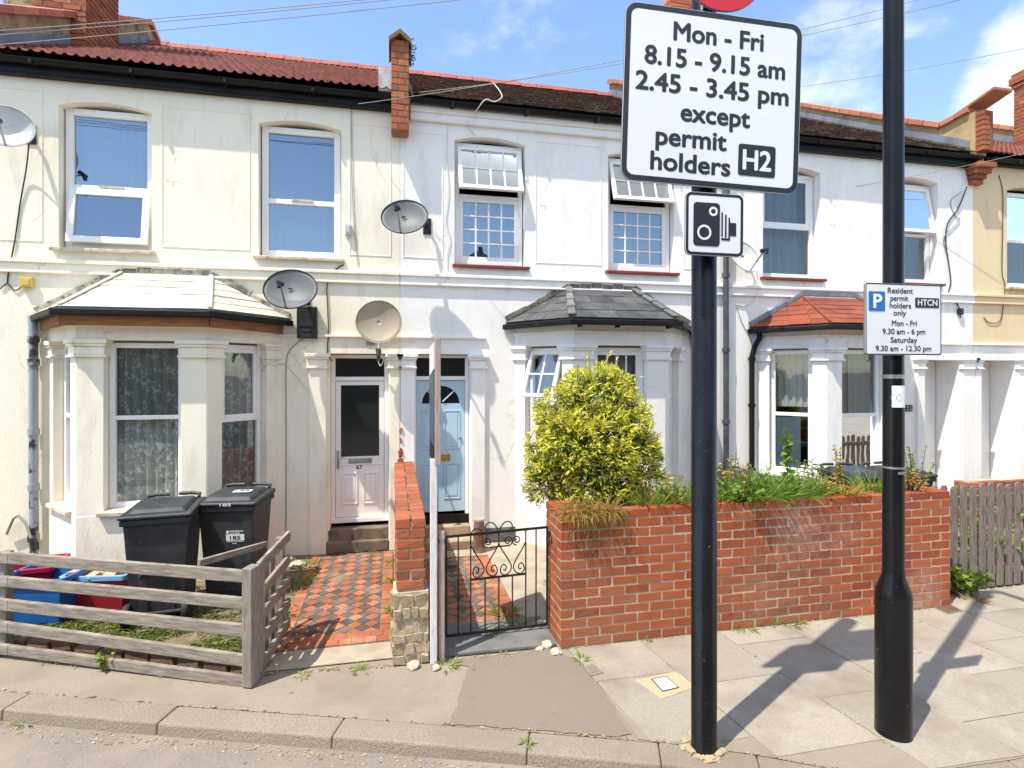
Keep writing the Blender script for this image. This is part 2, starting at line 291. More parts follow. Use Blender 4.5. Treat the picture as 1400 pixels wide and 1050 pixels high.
# ------------------------------------------------------------------ mesh helpers
class MB:
    def __init__(s, M=None): s.v = []; s.f = []; s.mi = []; s.M = M or Matrix.Identity(4); s.cur = 0
    def add(s, vs, fs):
        o = len(s.v); s.v += [s.M @ Vector(p) for p in vs]; s.f += [tuple(i + o for i in f) for f in fs]; s.mi += [s.cur] * len(fs); return s
    def box(s, x0, x1, y0, y1, z0, z1, j=0.0, R=None):
        p = [(x, y, z) for z in (z0, z1) for (x, y) in ((x0, y0), (x1, y0), (x1, y1), (x0, y1))]
        if j: p = [(a + rnd.uniform(-j, j), b + rnd.uniform(-j, j), c + rnd.uniform(-j, j)) for a, b, c in p]
        if R is not None:
            ctr = Vector(((x0 + x1) / 2, (y0 + y1) / 2, (z0 + z1) / 2)); p = [ctr + R @ (Vector(q) - ctr) for q in p]
        return s.add(p, [(0, 3, 2, 1), (4, 5, 6, 7), (0, 1, 5, 4), (1, 2, 6, 5), (2, 3, 7, 6), (3, 0, 4, 7)])
    def hexa(s, lo, hi):                      # two loops of the same length, joined and capped
        n = len(lo); return s.add(list(lo) + list(hi), [tuple(range(n))[::-1], tuple(range(n, 2 * n))] + [(i, (i + 1) % n, n + (i + 1) % n, n + i) for i in range(n)])
    def prism(s, poly, z0, z1): return s.hexa([(a, b, z0) for a, b in poly], [(a, b, z1) for a, b in poly])
    def beam(s, a, b, wd, ht, up=Vector((0, 0, 1)), wd2=None, ht2=None):
        a = Vector(a); b = Vector(b); d = (b - a).normalized(); sd = d.cross(up)
        sd = sd.normalized() if sd.length > 1e-5 else Vector((1, 0, 0)); u = sd.cross(d).normalized()
        L = lambda p, w_, h_: [p + sd * w_ / 2 * i + u * h_ / 2 * k for i, k in ((-1, -1), (1, -1), (1, 1), (-1, 1))]
        return s.hexa(L(a, wd, ht), L(b, wd2 or wd, ht2 or ht))
    def tube(s, pts, r, n=8, closed=False):
        pts = [Vector(p) for p in pts]; m = len(pts); rs = r if isinstance(r, (list, tuple)) else [r] * m
        vs = []; prev = None
        for i, p in enumerate(pts):
            if closed: d = pts[(i + 1) % m] - pts[i - 1]
            else: d = pts[min(i + 1, m - 1)] - pts[max(i - 1, 0)]
            d.normalize()
            if prev is None:
                q = Vector((0, 0, 1)) if abs(d.z) < .9 else Vector((1, 0, 0)); prev = d.cross(q).normalized()
            prev = (prev - d * prev.dot(d)).normalized(); o = d.cross(prev)
            vs += [p + (prev * math.cos(2 * PI * k / n) + o * math.sin(2 * PI * k / n)) * rs[i] for k in range(n)]
        fs = []
        for i in range(m if closed else m - 1):
            j = (i + 1) % m
            fs += [(i * n + k, i * n + (k + 1) % n, j * n + (k + 1) % n, j * n + k) for k in range(n)]
        if not closed: fs += [tuple(range(n))[::-1], tuple(range((m - 1) * n, m * n))]
        return s.add(vs, fs)
    def lathe(s, prof, c=(0, 0, 0), n=24, R=None):
        c = Vector(c); vs = []
        for r, z in prof:
            for k in range(n):
                p = Vector((r * math.cos(2 * PI * k / n), r * math.sin(2 * PI * k / n), z)); vs.append(c + (R @ p if R is not None else p))
        fs = []
        for i in range(len(prof) - 1): fs += [(i * n + k, i * n + (k + 1) % n, (i + 1) * n + (k + 1) % n, (i + 1) * n + k) for k in range(n)]
        fs += [tuple(range(n))[::-1], tuple(range((len(prof) - 1) * n, len(prof) * n))]
        return s.add(vs, fs)
    def sheet(s, P, holes=()):                # planar polygon (3-D points) with holes
        loops = [[Vector(p) for p in P]] + [[Vector(p) for p in h] for h in holes]
        flat = [p for l in loops for p in l]; return s.add(flat, [tuple(t) for t in tessellate_polygon(loops)])
class Thing: pass
def tag(o, label=None, cat=None, group=None, kind=None):
    if label: o['label'] = label
    if cat: o['category'] = cat
    if group: o['group'] = group
    if kind: o['kind'] = kind
    return o
def thing(name, loc, label, cat, group=None, rz=0.0):
    o = bpy.data.objects.new(name, None); COL.objects.link(o); o.location = loc; o.rotation_euler = (0, 0, rz); o.empty_display_size = .2
    return tag(o, label, cat, group)
def org(o):
    m = Matrix.Translation(Vector(o.location)) @ o.rotation_euler.to_matrix().to_4x4()
    return (org(o.parent) @ m) if o.parent else m
def obj(name, mb, m, parent=None, bevel=0, smooth=False, local=False, label=None, seg=2):
    """links mb as one mesh; vertices are given in world space unless local=True"""
    me = bpy.data.meshes.new(name)
    pts = mb.v
    if parent is not None and not local:
        inv = org(parent).inverted(); pts = [inv @ p for p in pts]
    me.from_pydata([tuple(p) for p in pts], [], mb.f); me.update()
    for mm in (m if isinstance(m, (list, tuple)) else [m]): me.materials.append(mm)
    if isinstance(m, (list, tuple)): me.polygons.foreach_set('material_index', mb.mi)
    bm = bmesh.new(); bm.from_mesh(me); bmesh.ops.recalc_face_normals(bm, faces=bm.faces); bm.to_mesh(me); bm.free()
    if smooth:
        me.polygons.foreach_set('use_smooth', [True] * len(me.polygons)); me.set_sharp_from_angle(angle=math.radians(40))
    o = bpy.data.objects.new(name, me); COL.objects.link(o)
    if parent is not None: o.parent = parent
    if bevel:
        b = o.modifiers.new('bevel', 'BEVEL'); b.width = bevel; b.segments = seg; b.limit_method = 'ANGLE'; b.angle_limit = math.radians(35)
    if label: o['label'] = label
    return o
def struct(name, mb, m, **k): return tag(obj(name, mb, m, **k), kind='structure')
def face_matrix(p0, p1):
    """face frame: local x along the face, y inwards, origin at p0 (plan points, seen from the street left to right)"""
    d = (Vector((p1[0], p1[1], 0)) - Vector((p0[0], p0[1], 0))).normalized(); inn = Vector((-d.y, d.x, 0))
    return Matrix(((d.x, inn.x, 0, p0[0]), (d.y, inn.y, 0, p0[1]), (0, 0, 1, 0), (0, 0, 0, 1)))
_H = {}
def text_verts(body, bold=.012):
    c = bpy.data.curves.new('lettering', 'FONT'); c.body = body; c.size = 1; c.offset = 0; c.resolution_u = 5
    o = bpy.data.objects.new('lettering', c); COL.objects.link(o); dg = bpy.context.evaluated_depsgraph_get(); dg.update()
    me = bpy.data.meshes.new_from_object(o.evaluated_get(dg)); vs = [v.co.copy() for v in me.vertices]; fs = [tuple(p.vertices) for p in me.polygons]
    bpy.data.objects.remove(o); bpy.data.curves.remove(c); bpy.data.meshes.remove(me); return vs, fs
def cap_height(bold):
    if bold not in _H: _H[bold] = max(v.y for v in text_verts('H', bold)[0])
    return _H[bold]
def lettering(parent, S, body, x0, x1, base, cap, m, depth=.004, bold=.012, name='lettering'):
    """flat letters fitted between x0 and x1 on the baseline, in the plate frame S"""
    vs, fs = text_verts(body, bold); a = min(v.x for v in vs); b = max(v.x for v in vs); h = cap_height(bold); bw_ = bold / h * cap
    mb = MB(S)
    for k in range(9 if bold > .005 else 1):              # heavier strokes: copies shifted round a small circle, each a hair further out
        dx, dy = (bw_ * math.cos(k * PI / 4), bw_ * math.sin(k * PI / 4)) if k else (0, 0)
        mb.add([(x0 + bw_ + dx + (v.x - a) / (b - a) * (x1 - x0 - 2 * bw_), base + bw_ + dy + v.y / h * (cap - 2 * bw_), depth + k * .00008) for v in vs], fs)
    return obj(name, mb, m, parent)
def rrect(x0, x1, y0, y1, r, n=6):
    P = []
    for cx, cy, a in ((x1 - r, y1 - r, 0), (x0 + r, y1 - r, PI / 2), (x0 + r, y0 + r, PI), (x1 - r, y0 + r, 1.5 * PI)):
        P += [(cx + r * math.cos(a + PI / 2 * i / n), cy + r * math.sin(a + PI / 2 * i / n)) for i in range(n + 1)]
    return P
def plate(S, poly, z0, z1): return MB(S).hexa([(a, b, z0) for a, b in poly], [(a, b, z1) for a, b in poly])
def circ(cx, cy, r, n=28): return [(cx + r * math.cos(2 * PI * i / n), cy + r * math.sin(2 * PI * i / n)) for i in range(n)]
def lapped(mb, A, B, C, Dd, rows, width, thick=.014, jit=.004, gap=.004):
    """courses of tiles on the plane A B (eave) C D (top), each tile a slab whose lower edge stands proud"""
    A, B, C, Dd = map(Vector, (A, B, C, Dd)); nrm = (B - A).cross(Dd - A).normalized()
    if nrm.z < 0: nrm = -nrm
    for i in range(rows):
        t0 = i / rows; t1 = (i + 1.25) / rows; t1 = min(t1, 1.0)
        l0, r0 = A.lerp(Dd, t0), B.lerp(C, t0); l1, r1 = A.lerp(Dd, t1), B.lerp(C, t1)
        ln = (r0 - l0).length
        if ln < .03: continue
        ax = (r0 - l0) / ln; k0 = -(0.5 if i % 2 else 0.0); n = int(ln / width) + 2
        top0 = (l1 - l0).dot(ax); top1 = (r1 - l0).dot(ax); up = (l1 - l0) - ax * top0
        for k in range(n):
            s0 = max((k0 + k) * width, 0); s1 = min((k0 + k + 1) * width - gap, ln)
            if s1 - s0 < .01: continue
            q0, q1 = min(max(s0, top0), top1), min(max(s1, top0), top1)
            if q1 - q0 < .002: q1 = q0 + .002
            j = rnd.uniform(-jit, jit); h = thick * 1.9 + j
            lo = [l0 + ax * s0 + nrm * (h - thick), l0 + ax * s1 + nrm * (h - thick), l0 + ax * q1 + up + nrm * .001, l0 + ax * q0 + up + nrm * .001]
            hi = [l0 + ax * s0 + nrm * h, l0 + ax * s1 + nrm * h, l0 + ax * q1 + up + nrm * (thick + .001), l0 + ax * q0 + up + nrm * (thick + .001)]
            mb.hexa(lo, hi)
    return mb
def bricks_run(mb, Fm, length, z0, courses, L=.218, Hc=.0774, dep=.1, gap=.01, half_first=True, rough=.0025):
    """stretcher courses on a face frame (local x along, y inwards)"""
    keep = mb.M; mb.M = Fm
    for c in range(courses):
        x = 0.0; first = L / 2 if (c % 2 == (0 if half_first else 1)) else L
        while x < length - .015:
            x1 = min(x + first, length); first = L
            mb.box(x + (gap / 2 if x > 0 else 0), x1 - (gap / 2 if x1 < length else 0), rnd.uniform(-.002, .002), dep, z0 + c * Hc + gap / 2, z0 + (c + 1) * Hc - gap / 2, j=rough); x = x1
    mb.M = keep; return mb
def blade(mb, p, d, ln, wd, droop=.35, seg=3, side=None):
    p = Vector(p); d = Vector(d).normalized(); sd = side or d.cross(Vector((rnd.uniform(-1, 1), rnd.uniform(-1, 1), rnd.uniform(.2, 1))))
    if sd.length < 1e-4: sd = Vector((1, 0, 0))
    sd.normalize(); vs = []; q = p.copy(); dd = d.copy()
    for i in range(seg + 1):
        t = i / seg; wv = wd * (.55 + 1.0 * t if t < .5 else 1.3 * (1.05 - t) * 1.6) * .5
        vs += [q - sd * wv, q + sd * wv]; dd = (dd + Vector((0, 0, -droop / seg))).normalized(); q = q + dd * ln / seg
    mb.add(vs, [(2 * i, 2 * i + 1, 2 * i + 3, 2 * i + 2) for i in range(seg)])
def tuft_mb(c, n, h, sp, wd=.008, droop=.5, up=1.2, base=.3):
    mb = MB(); c = Vector(c)
    for i in range(n):
        a = rnd.uniform(0, 2 * PI); r = sp * math.sqrt(rnd.random()) * base
        d = Vector((math.cos(a) * rnd.uniform(.1, 1), math.sin(a) * rnd.uniform(.1, 1), up * rnd.uniform(.6, 1.2)))
        blade(mb, c + Vector((math.cos(a) * r, math.sin(a) * r, 0)), d, h * rnd.uniform(.5, 1.1), wd * rnd.uniform(.7, 1.3), droop * rnd.uniform(.5, 1.4))
    return mb
def leafy_mb(c, n, h, sp, size=.035, wd=.5):
    """upright stems carrying small leaves: returns (leaves, stems)"""
    mb = MB(); st = MB(); c = Vector(c)
    for i in range(n):
        a = rnd.uniform(0, 2 * PI); r = sp * math.sqrt(rnd.random())
        p0 = c + Vector((math.cos(a), math.sin(a), 0)) * r * .4; top = c + Vector((math.cos(a) * r, math.sin(a) * r, h * rnd.uniform(.6, 1)))
        st.tube([p0, p0.lerp(top, .5) + Vector((0, 0, .01)), top], [.004, .003, .002], 5)
        k = max(4, int(h * 40))
        for q in range(k):
            t = (q + rnd.random()) / k
            if t < .15: continue
            b = rnd.uniform(0, 2 * PI)
            blade(mb, p0.lerp(top, t), (math.cos(b), math.sin(b), rnd.uniform(.1, .9)), size * rnd.uniform(.7, 1.3), size * wd, .4, 2)
    return mb, st

# ------------------------------------------------------------------ ground, road, kerb, pavements
VF = 7.0                                                  # street face of the terrace
mb = MB(); mb.sheet([(-300, -300, -.074), (300, -300, -.074), (300, 300, -.074), (-300, 300, -.074)]); struct('road', mb, road_mat)
K = [(-11, 4.95), (-4.6, 4.86)] + [tuple(G(*p).xy) for p in ((0, 972), (212, 991), (452, 1009), (720, 1031), (905, 1047))] + [(1.95, 2.62), (2.3, 2.43), (2.75, 2.29), (3.4, 2.26), (14, 2.26)]
def inset(path, d):
    R = []
    for i, p in enumerate(path):
        a = Vector(path[max(i - 1, 0)]); b = Vector(path[min(i + 1, len(path) - 1)]); t = (b - a).normalized(); R.append((p[0] - t.y * d, p[1] + t.x * d))
    return R
KI = inset(K, .205)
mb = MB()
mb.sheet([(x, y, -.006) for x, y in KI] + [(14, 7.3, -.006), (-11, 7.3, -.006)]); struct('pavement', mb, pave_mat)
mb = MB()
def along(path, n):
    P = [Vector(p) for p in path]; R = []
    for a, b in zip(P, P[1:]):
        m = max(1, int((b - a).length / n)); R += [a.lerp(b, i / m) for i in range(m)]
    return R + [P[-1]]
for i in range(len(K) - 1):
    a0, a1, b0, b1 = Vector(K[i]), Vector(K[i + 1]), Vector(KI[i]), Vector(KI[i + 1]); L = (a1 - a0).length; n = max(1, round(L / .95))
    for k in range(n):
        g = .0016 / L * n if L > .5 else 0; g2 = g if k == n - 1 else g
        if i > 6: g = g2 = .0015
        t0, t1 = (k + g) / n, (k + 1 - g2) / n
        A0, A1, B0, B1 = a0.lerp(a1, t0), a0.lerp(a1, t1), b0.lerp(b1, t0), b0.lerp(b1, t1); h = rnd.uniform(-.003, .003)
        inn = (B0 - A0).normalized() * .018
        mb.hexa([(*A0, -.13), (*A1, -.13), (*B1, -.13), (*B0, -.13)], [(*(A0 + inn), h), (*(A1 + inn), h), (*B1, h), (*B0, h)])
struct('kerb', mb, kerb_mat, bevel=.012)
mb = MB()                                                 # grit and litter line along the channel
for p in along(K[1:9], .012):
    for q in range(2):
        x, y = p.x + rnd.gauss(0, .02), p.y - abs(rnd.gauss(.03, .05)) - .012; s = rnd.uniform(.002, .007)
        if rnd.random() < .55: mb.box(x - s, x + s * 1.6, y - s, y + s, -.074, -.074 + s * .8, j=.001)
tag(obj('channel_grit', mb, mat('tan_grit_and_leaf_litter', (.34, .25, .13), .95, islandcols=((.36, .27, .14), (.22, .16, .08), (.42, .36, .26), (.28, .2, .1)))), 'tan grit and leaf litter gathered in the road channel along the kerb', 'litter', kind='stuff')
# asphalt patch in front of the gate
mb = MB(); P = [G(*p).xy for p in ((626, 958), (640, 912), (612, 903), (700, 893), (745, 884), (768, 893), (800, 910), (862, 1002), (840, 1007), (720, 997), (614, 990))]
Q_ = []
for a, b in zip(P, P[1:] + P[:1]):
    n = max(1, int((b - a).length / .02)); d_ = (b - a).normalized(); w0 = 0
    for i in range(n): w0 = .7 * w0 + rnd.gauss(0, .0035); Q_.append(a.lerp(b, i / n) + Vector((-d_.y, d_.x)) * w0)
mb.sheet([(*p, .000) for p in Q_]); struct('pavement_patch', mb, patch_mat)
# concrete flags on the right
mb = MB(); mb.sheet([(*p, -.001) for p in [G(800, 908).xy, G(872, 1010).xy] + [Vector(q) for q in KI[6:]] + [Vector((14, 4.6)), Vector((1.32, 4.6))]]); struct('flag_bedding', mb, pave_mat)
cols = [1.43, 2.05, 2.765, 3.40, 4.055, 4.60, 5.20, 5.85, 6.5, 7.15, 7.8, 8.45, 9.1, 9.75, 10.4]
vj = [3.70, 3.515, 3.197, 3.545, 3.212, 3.585, 3.25, 3.6, 3.2, 3.55, 3.2, 3.6, 3.3, 3.5]
def kin(u):
    for a, b in zip(KI, KI[1:]):
        if a[0] <= u <= b[0]: return a[1] + (b[1] - a[1]) * (u - a[0]) / (b[0] - a[0])
    return KI[-1][1]
mb = MB(); sk = lambda u, v: u - .115 * (v - 3.5)
for i, (u0, u1) in enumerate(zip(cols, cols[1:])):
    js = [vj[i] + k * .76 for k in range(-3, 4)]; top = 4.19 if u0 < 5 else 4.44
    vs = [2.3] + [j for j in js if 2.45 < j < top - .08] + [top]
    for k, (a, b) in enumerate(zip(vs, vs[1:])):
        g = rnd.uniform(.003, .008); h = .002 + rnd.uniform(0, .004)
        P = [(sk(u0 + g, a + g), a + g), (sk(u1 - g, a + g), a + g), (sk(u1 - g, b - g), b - g), (sk(u0 + g, b - g), b - g)]
        if a < 3.0:
            lo = [(x, max(y, kin(x) + .008)) for x, y in P[:2]]
            if lo[0][1] > b - .1: continue
            mid = (sk((u0 + u1) / 2, a), max(a + g, kin((u0 + u1) / 2) + .008)); P = [lo[0], mid, lo[1]] + P[2:]
        mb.hexa([(x, y, -.003) for x, y in P], [(x, y, h) for x, y in P])
struct('flagstones', mb, slab_mat, bevel=.002)
# gardens and paths behind the pavement edge
mb = MB(); mb.sheet([(-11, 5.2, .002), (-3.2, 5.16, .002), (-1.02, 4.24, .002), (-.93, 4.9, .002), (-.93, 7.0, .002), (-11, 7.0, .002)]); struct('garden_soil', mb, soil)
mb = MB(); mb.sheet([(1.3, 4.55, .002), (5.15, 4.55, .002), (5.15, 4.47, .002), (14, 4.47, .002), (14, 7.0, .002), (1.3, 7.0, .002)]); struct('garden_soil', mb, soil)
def tiled_path(u0, u1, v0, v1, border, s, name):
    mb = MB(); mb.box(u0, u1, v0, v1, .0, .012); struct(name + '_bed', mb, grout)
    m2 = MB(); dg = s * math.sqrt(2) / 2; g = .004; cu = (u0 + u1) / 2
    nu = int((u1 - u0) / dg) + 4; nv = int((v1 - v0) / dg) + 4
    vb = v0 + border
    for i in range(-nu, nu):
        for k in range(0, nv * 2):
            if (i + k) % 2: continue
            cx, cy = cu + i * dg, vb + k * dg; m2.cur = i % 2; r = dg - g
            P = [(cx - r, cy), (cx, cy - r), (cx + r, cy), (cx, cy + r)]
            # clip to the rectangle
            def clip(P, f, axis, val, keep_less):
                R = []
                for a, b in zip(P, P[1:] + P[:1]):
                    ia = (a[axis] <= val) if keep_less else (a[axis] >= val); ib = (b[axis] <= val) if keep_less else (b[axis] >= val)
                    if ia: R.append(a)
                    if ia != ib:
                        t = (val - a[axis]) / (b[axis] - a[axis]); R.append((a[0] + t * (b[0] - a[0]), a[1] + t * (b[1] - a[1])))
                return R
            P = clip(P, 0, 0, u0 + .11, False)
            if len(P) > 2: P = clip(P, 0, 0, u1 - .11, True)
            if len(P) > 2: P = clip(P, 0, 1, vb, False)
            if len(P) > 2: P = clip(P, 0, 1, v1, True)
            if len(P) < 3: continue
            h = .018 + rnd.uniform(-.002, .002)
            m2.hexa([(x, y, .010) for x, y in P], [(x, y, h + rnd.uniform(-.001, .001)) for x, y in P])
    m2.cur = 0
    for (a, b) in ((u0, u0 + .107), (u1 - .107, u1)):
        v = vb
        while v < v1 - .05: m2.box(a + .003, b - .003, v + .003, min(v + s * 1.05, v1) - .003, .01, .018 + rnd.uniform(-.002, .002)); v += s * 1.05
    for r_ in range(2):
        hb = border / 2; u = u0 - (.05 if r_ else 0)
        while u < u1 - .02: m2.box(max(u, u0) + .002, min(u + .1, u1) - .002, v0 + r_ * hb + .002, v0 + (r_ + 1) * hb - .002, .01, .018 + rnd.uniform(-.002, .002)); u += .1
    struct(name, m2, [path_red, path_black], bevel=.001)
tiled_path(-.93, .0, 4.60, 6.88, .2, .1, 'tiled_path')
tiled_path(.28, 1.1, 4.76, 6.5, .1, .1, 'tiled_path')
mb = MB(); mb.box(1.105, 1.95, 4.58, 6.95, 0, .014); mb.box(.28, 1.1, 6.505, 6.75, 0, .016); struct('concrete_path', mb, concrete, bevel=.004)
mb = MB(); mb.prism([(.25, 4.26), (1.28, 4.24), (1.28, 4.75), (.25, 4.75)], .0, .03); struct('slate_threshold', mb, slate_step, bevel=.008)
mb = MB(); mb.prism([(-.95, 4.33), (.02, 4.33), (.02, 4.59), (-.95, 4.59)], .0, .012); struct('threshold_slab', mb, concrete, bevel=.005)

# ------------------------------------------------------------------ houses
def hole(u0, u1, z0, z1, rise=0.0, n=8):
    P = [(u0, z0), (u1, z0), (u1, z1)]
    if rise: P += [(u1 + (u0 - u1) * i / n, z1 + rise * (1 - (2 * i / n - 1) ** 2)) for i in range(1, n)]
    return P + [(u0, z1)]
def facade(house, name, outline, holes, m, v=VF, depth=.17):
    mb = MB(); mb.sheet([(a, v, z) for a, z in outline], [[(a, v, z) for a, z in h] for h in holes])
    for h in holes:
        n = len(h)
        for i in range(n):
            (a, z), (b, y) = h[i], h[(i + 1) % n]; mb.add([(a, v, z), (b, v, y), (b, v + depth, y), (a, v + depth, z)], [(0, 1, 2, 3)])
    return obj(name, mb, m, house)
def curtain(win, Fm, a0, a1, z0, z1, y, m, amp=.02, wl=.09, name='curtain'):
    mb = MB(Fm); n = max(6, int((a1 - a0) / wl * 8)); vs = []
    for i in range(n + 1):
        a = a0 + (a1 - a0) * i / n; yy = y + amp * math.sin(2 * PI * a / wl + .8 * math.sin(a * 9)); vs += [(a, yy, z0), (a, yy + .01, z1)]
    mb.add(vs, [(2 * i, 2 * i + 2, 2 * i + 3, 2 * i + 1) for i in range(n)]); obj(name, mb, m, win, smooth=True)
def pane_grid(mb, x0, x1, z0, z1, y, nx, nz_, w_=.02, d=.02):
    for i in range(1, nx):
        c = x0 + (x1 - x0) * i / nx; mb.box(c - w_ / 2, c + w_ / 2, y - d / 2, y + d / 2, z0, z1)
    for i in range(1, nz_):
        c = z0 + (z1 - z0) * i / nz_; mb.box(x0, x1, y - d / 2 + .001, y + d / 2 - .001, c - w_ / 2, c + w_ / 2)
def window(house, Fm, a0, a1, z0, z1, y=.11, tz=None, gtop=None, gbot=None, open_=None, ang=0, fw=.06, sw=.045, g=None, label=None, dp=.06):
    """a framed window: fixed frame with transom, two sashes, panes and glazing bars; open_ names the sash hung open from its top"""
    g = g or glass
    mb = MB(Fm); mb.box(a0, a0 + fw, y, y + dp, z0, z1); mb.box(a1 - fw, a1, y, y + dp, z0, z1)
    mb.box(a0 + fw, a1 - fw, y + .001, y + dp - .001, z0, z0 + fw); mb.box(a0 + fw, a1 - fw, y + .001, y + dp - .001, z1 - fw, z1)
    if tz: mb.box(a0 + fw, a1 - fw, y + .002, y + dp - .002, tz - fw * .4, tz + fw * .4)
    win = obj('window', mb, upvc, house, bevel=.006, label=label)
    cells = [('bot', z0 + fw, (tz - fw * .4) if tz else z1 - fw, gbot)] + ([('top', tz + fw * .4, z1 - fw, gtop)] if tz else [])
    for nm, b0, b1, gr in cells:
        x0, x1 = a0 + fw, a1 - fw; M2 = Fm
        if open_ == nm:
            x0 -= fw * .45; x1 += fw * .45; b0 -= fw * .3; b1 += fw * .2
            M2 = Fm @ Matrix.Translation((0, y - .012, b1)) @ Matrix.Rotation(math.radians(-ang), 4, 'X') @ Matrix.Translation((0, -(y - .012), -b1))
        ys = y + .008 if open_ != nm else y - .02
        s_ = MB(M2)
        if open_ == nm or gr:
            s_.box(x0, x0 + sw, ys, ys + .045, b0, b1); s_.box(x1 - sw, x1, ys, ys + .045, b0, b1)
            s_.box(x0 + sw, x1 - sw, ys + .001, ys + .044, b0, b0 + sw); s_.box(x0 + sw, x1 - sw, ys + .001, ys + .044, b1 - sw, b1); ins = sw
            if gr: pane_grid(s_, x0 + sw, x1 - sw, b0 + sw, b1 - sw, ys + .022, *gr)
            obj('sash', s_, upvc, win, bevel=.004)
        else: ins = 0
        p = MB(M2); yy = ys + .026; p.add([(x0 + ins, yy, b0 + ins), (x1 - ins, yy, b0 + ins), (x1 - ins, yy, b1 - ins), (x0 + ins, yy, b1 - ins)], [(0, 1, 2, 3)]); obj('pane', p, g, win)
    return win
def sill(house, u0, u1, z, m, v=VF, proud=.07, h=.05, Fm=None):
    mb = MB(Fm) if Fm else MB(Matrix.Translation((0, v, 0)))
    mb.hexa([(u0, -proud, z - h), (u1, -proud, z - h), (u1, .12, z - h), (u0, .12, z - h)], [(u0, -proud, z - .014), (u1, -proud, z - .014), (u1, .12, z), (u0, .12, z)]); return obj('sill', mb, m, house, bevel=.006)
FI = Matrix.Translation((0, VF, 0))
RIDGE_V, RIDGE_Z, EAVE_V, EAVE_Z = 10.8, 7.9, 6.80, 5.56
roof_z = lambda v: EAVE_Z + (RIDGE_Z - EAVE_Z) * (v - EAVE_V) / (RIDGE_V - EAVE_V)
def pantile_roof(house, u0, u1, m):
    mb = MB(); step = .0132; n = int((u1 - u0) / step); rows = 13
    vs = []; nv = 0; prof = []
    for r in range(rows):
        t0, t1 = r / rows, (r + 1) / rows; prof += [(t0, .045), (t1 - .001, .008)]
    for (t, h) in prof:
        v = EAVE_V + (RIDGE_V - EAVE_V) * t
        for i in range(n + 1):
            u = u0 + (u1 - u0) * i / n; ph = (u % .105) / .105; vs.append((u, v, roof_z(v) + h + .020 * max(math.sin(ph * 2 * PI), -.35)))
    fs = [(j * (n + 1) + i, j * (n + 1) + i + 1, (j + 1) * (n + 1) + i + 1, (j + 1) * (n + 1) + i) for j in range(len(prof) - 1) for i in range(n)]
    mb.add(vs, fs); mb.add([(u0, RIDGE_V, RIDGE_Z), (u1, RIDGE_V, RIDGE_Z), (u1, 14.6, EAVE_Z), (u0, 14.6, EAVE_Z)], [(0, 1, 2, 3)])
    rf = obj('roof', mb, m, house, smooth=True); return rf
def plain_roof(house, u0, u1, m, rows=36, w_=.17):
    mb = MB(); A, B = (u0, EAVE_V, EAVE_Z), (u1, EAVE_V, EAVE_Z); C, Dd = (u1, RIDGE_V, RIDGE_Z), (u0, RIDGE_V, RIDGE_Z)
    mb.add([A, B, C, Dd], [(0, 1, 2, 3)]); mb.add([(u0, RIDGE_V, RIDGE_Z), (u1, RIDGE_V, RIDGE_Z), (u1, 14.6, EAVE_Z), (u0, 14.6, EAVE_Z)], [(0, 1, 2, 3)])
    lapped(mb, A, B, C, Dd, rows, w_, .016, .006); return obj('roof', mb, m, house)
def ridge(roof, u0, u1, m):
    mb = MB(); u = u0
    while u < u1 - .05:
        e = min(u + .32, u1); P = [(.0, .10), (.11, .0), (.13, .0), (.02, .125)]
        pr = [(-.15, -.04), (-.09, .06), (0, .10), (.09, .06), (.15, -.04)]; k = rnd.uniform(-.005, .005)
        mb.hexa([(u, RIDGE_V + a, RIDGE_Z + b + k) for a, b in pr], [(e - .006, RIDGE_V + a, RIDGE_Z + b + .008 + k) for a, b in pr]); u = e
    obj('ridge_tiles', mb, m, roof, smooth=True)
def gutter(house, u0, u1, z=5.49, v=6.86, fascia=True, fz=(5.40, 5.56), white_f=False):
    mb = MB(); n = 9; prof = [(-.055 * math.cos(PI * i / n), -.05 * math.sin(PI * i / n)) for i in range(n + 1)]
    outer = prof + [(a * .86, b * .86) for a, b in prof[::-1]]
    mb.hexa([(u0, v + a, z + .05 + b) for a, b in outer], [(u1, v + a, z + .05 + b) for a, b in outer])
    u = u0 + .5
    while u < u1: mb.box(u, u + .03, v - .062, v + .06, z - .008, z + .03); u += .95
    g_ = obj('gutter', mb, black_gutter, house, smooth=True)
    mb = MB()
    if not white_f:
        mb.box(u0, u1, VF - .085, VF - .003, fz[0], fz[1] + .02); mb.box(u0, u1, VF - .095, VF - .085, fz[0] + .02, fz[0] + .06); obj('fascia', mb, black_paint, house, bevel=.004)
    else:
        mb.box(u0, u1, VF - .06, VF - .002, 5.33, 5.56); mb.box(u0, u1, VF - .085, VF - .06, 5.42, 5.50); obj('fascia', mb, white, house, bevel=.01)
    return g_
def string_course(house, u0, u1, m, gaps=()):
    mb = MB()
    mb.box(u0, u1, VF - .055, VF + .01, 3.385, 3.425); mb.box(u0, u1, VF - .03, VF + .01, 3.30, 3.385); mb.box(u0, u1, VF - .042, VF + .01, 3.275, 3.30); obj('string_course', mb, m, house, bevel=.006)
def panels(house, rects, m):
    for (u0, u1, z0, z1) in rects:
        t = .014; mb = MB()
        for (a, b, c, d) in ((u0, u0 + t, z0, z1), (u1 - t, u1, z0, z1), (u0 + t, u1 - t, z0, z0 + t), (u0 + t, u1 - t, z1 - t, z1)): mb.box(a, b, VF - .006, VF + .004, c, d)
        obj('panel_moulding', mb, m, house, bevel=.003)
def capital(mb, a0, a1, zt, p0=0.0, dep=.12):
    for (z0, z1, pr) in ((zt - .045, zt, .045), (zt - .075, zt - .045, .03), (zt - .16, zt - .075, .012), (zt - .185, zt - .16, .028)):
        mb.box(a0 - pr, a1 + pr, p0 - pr, dep, z0, z1)
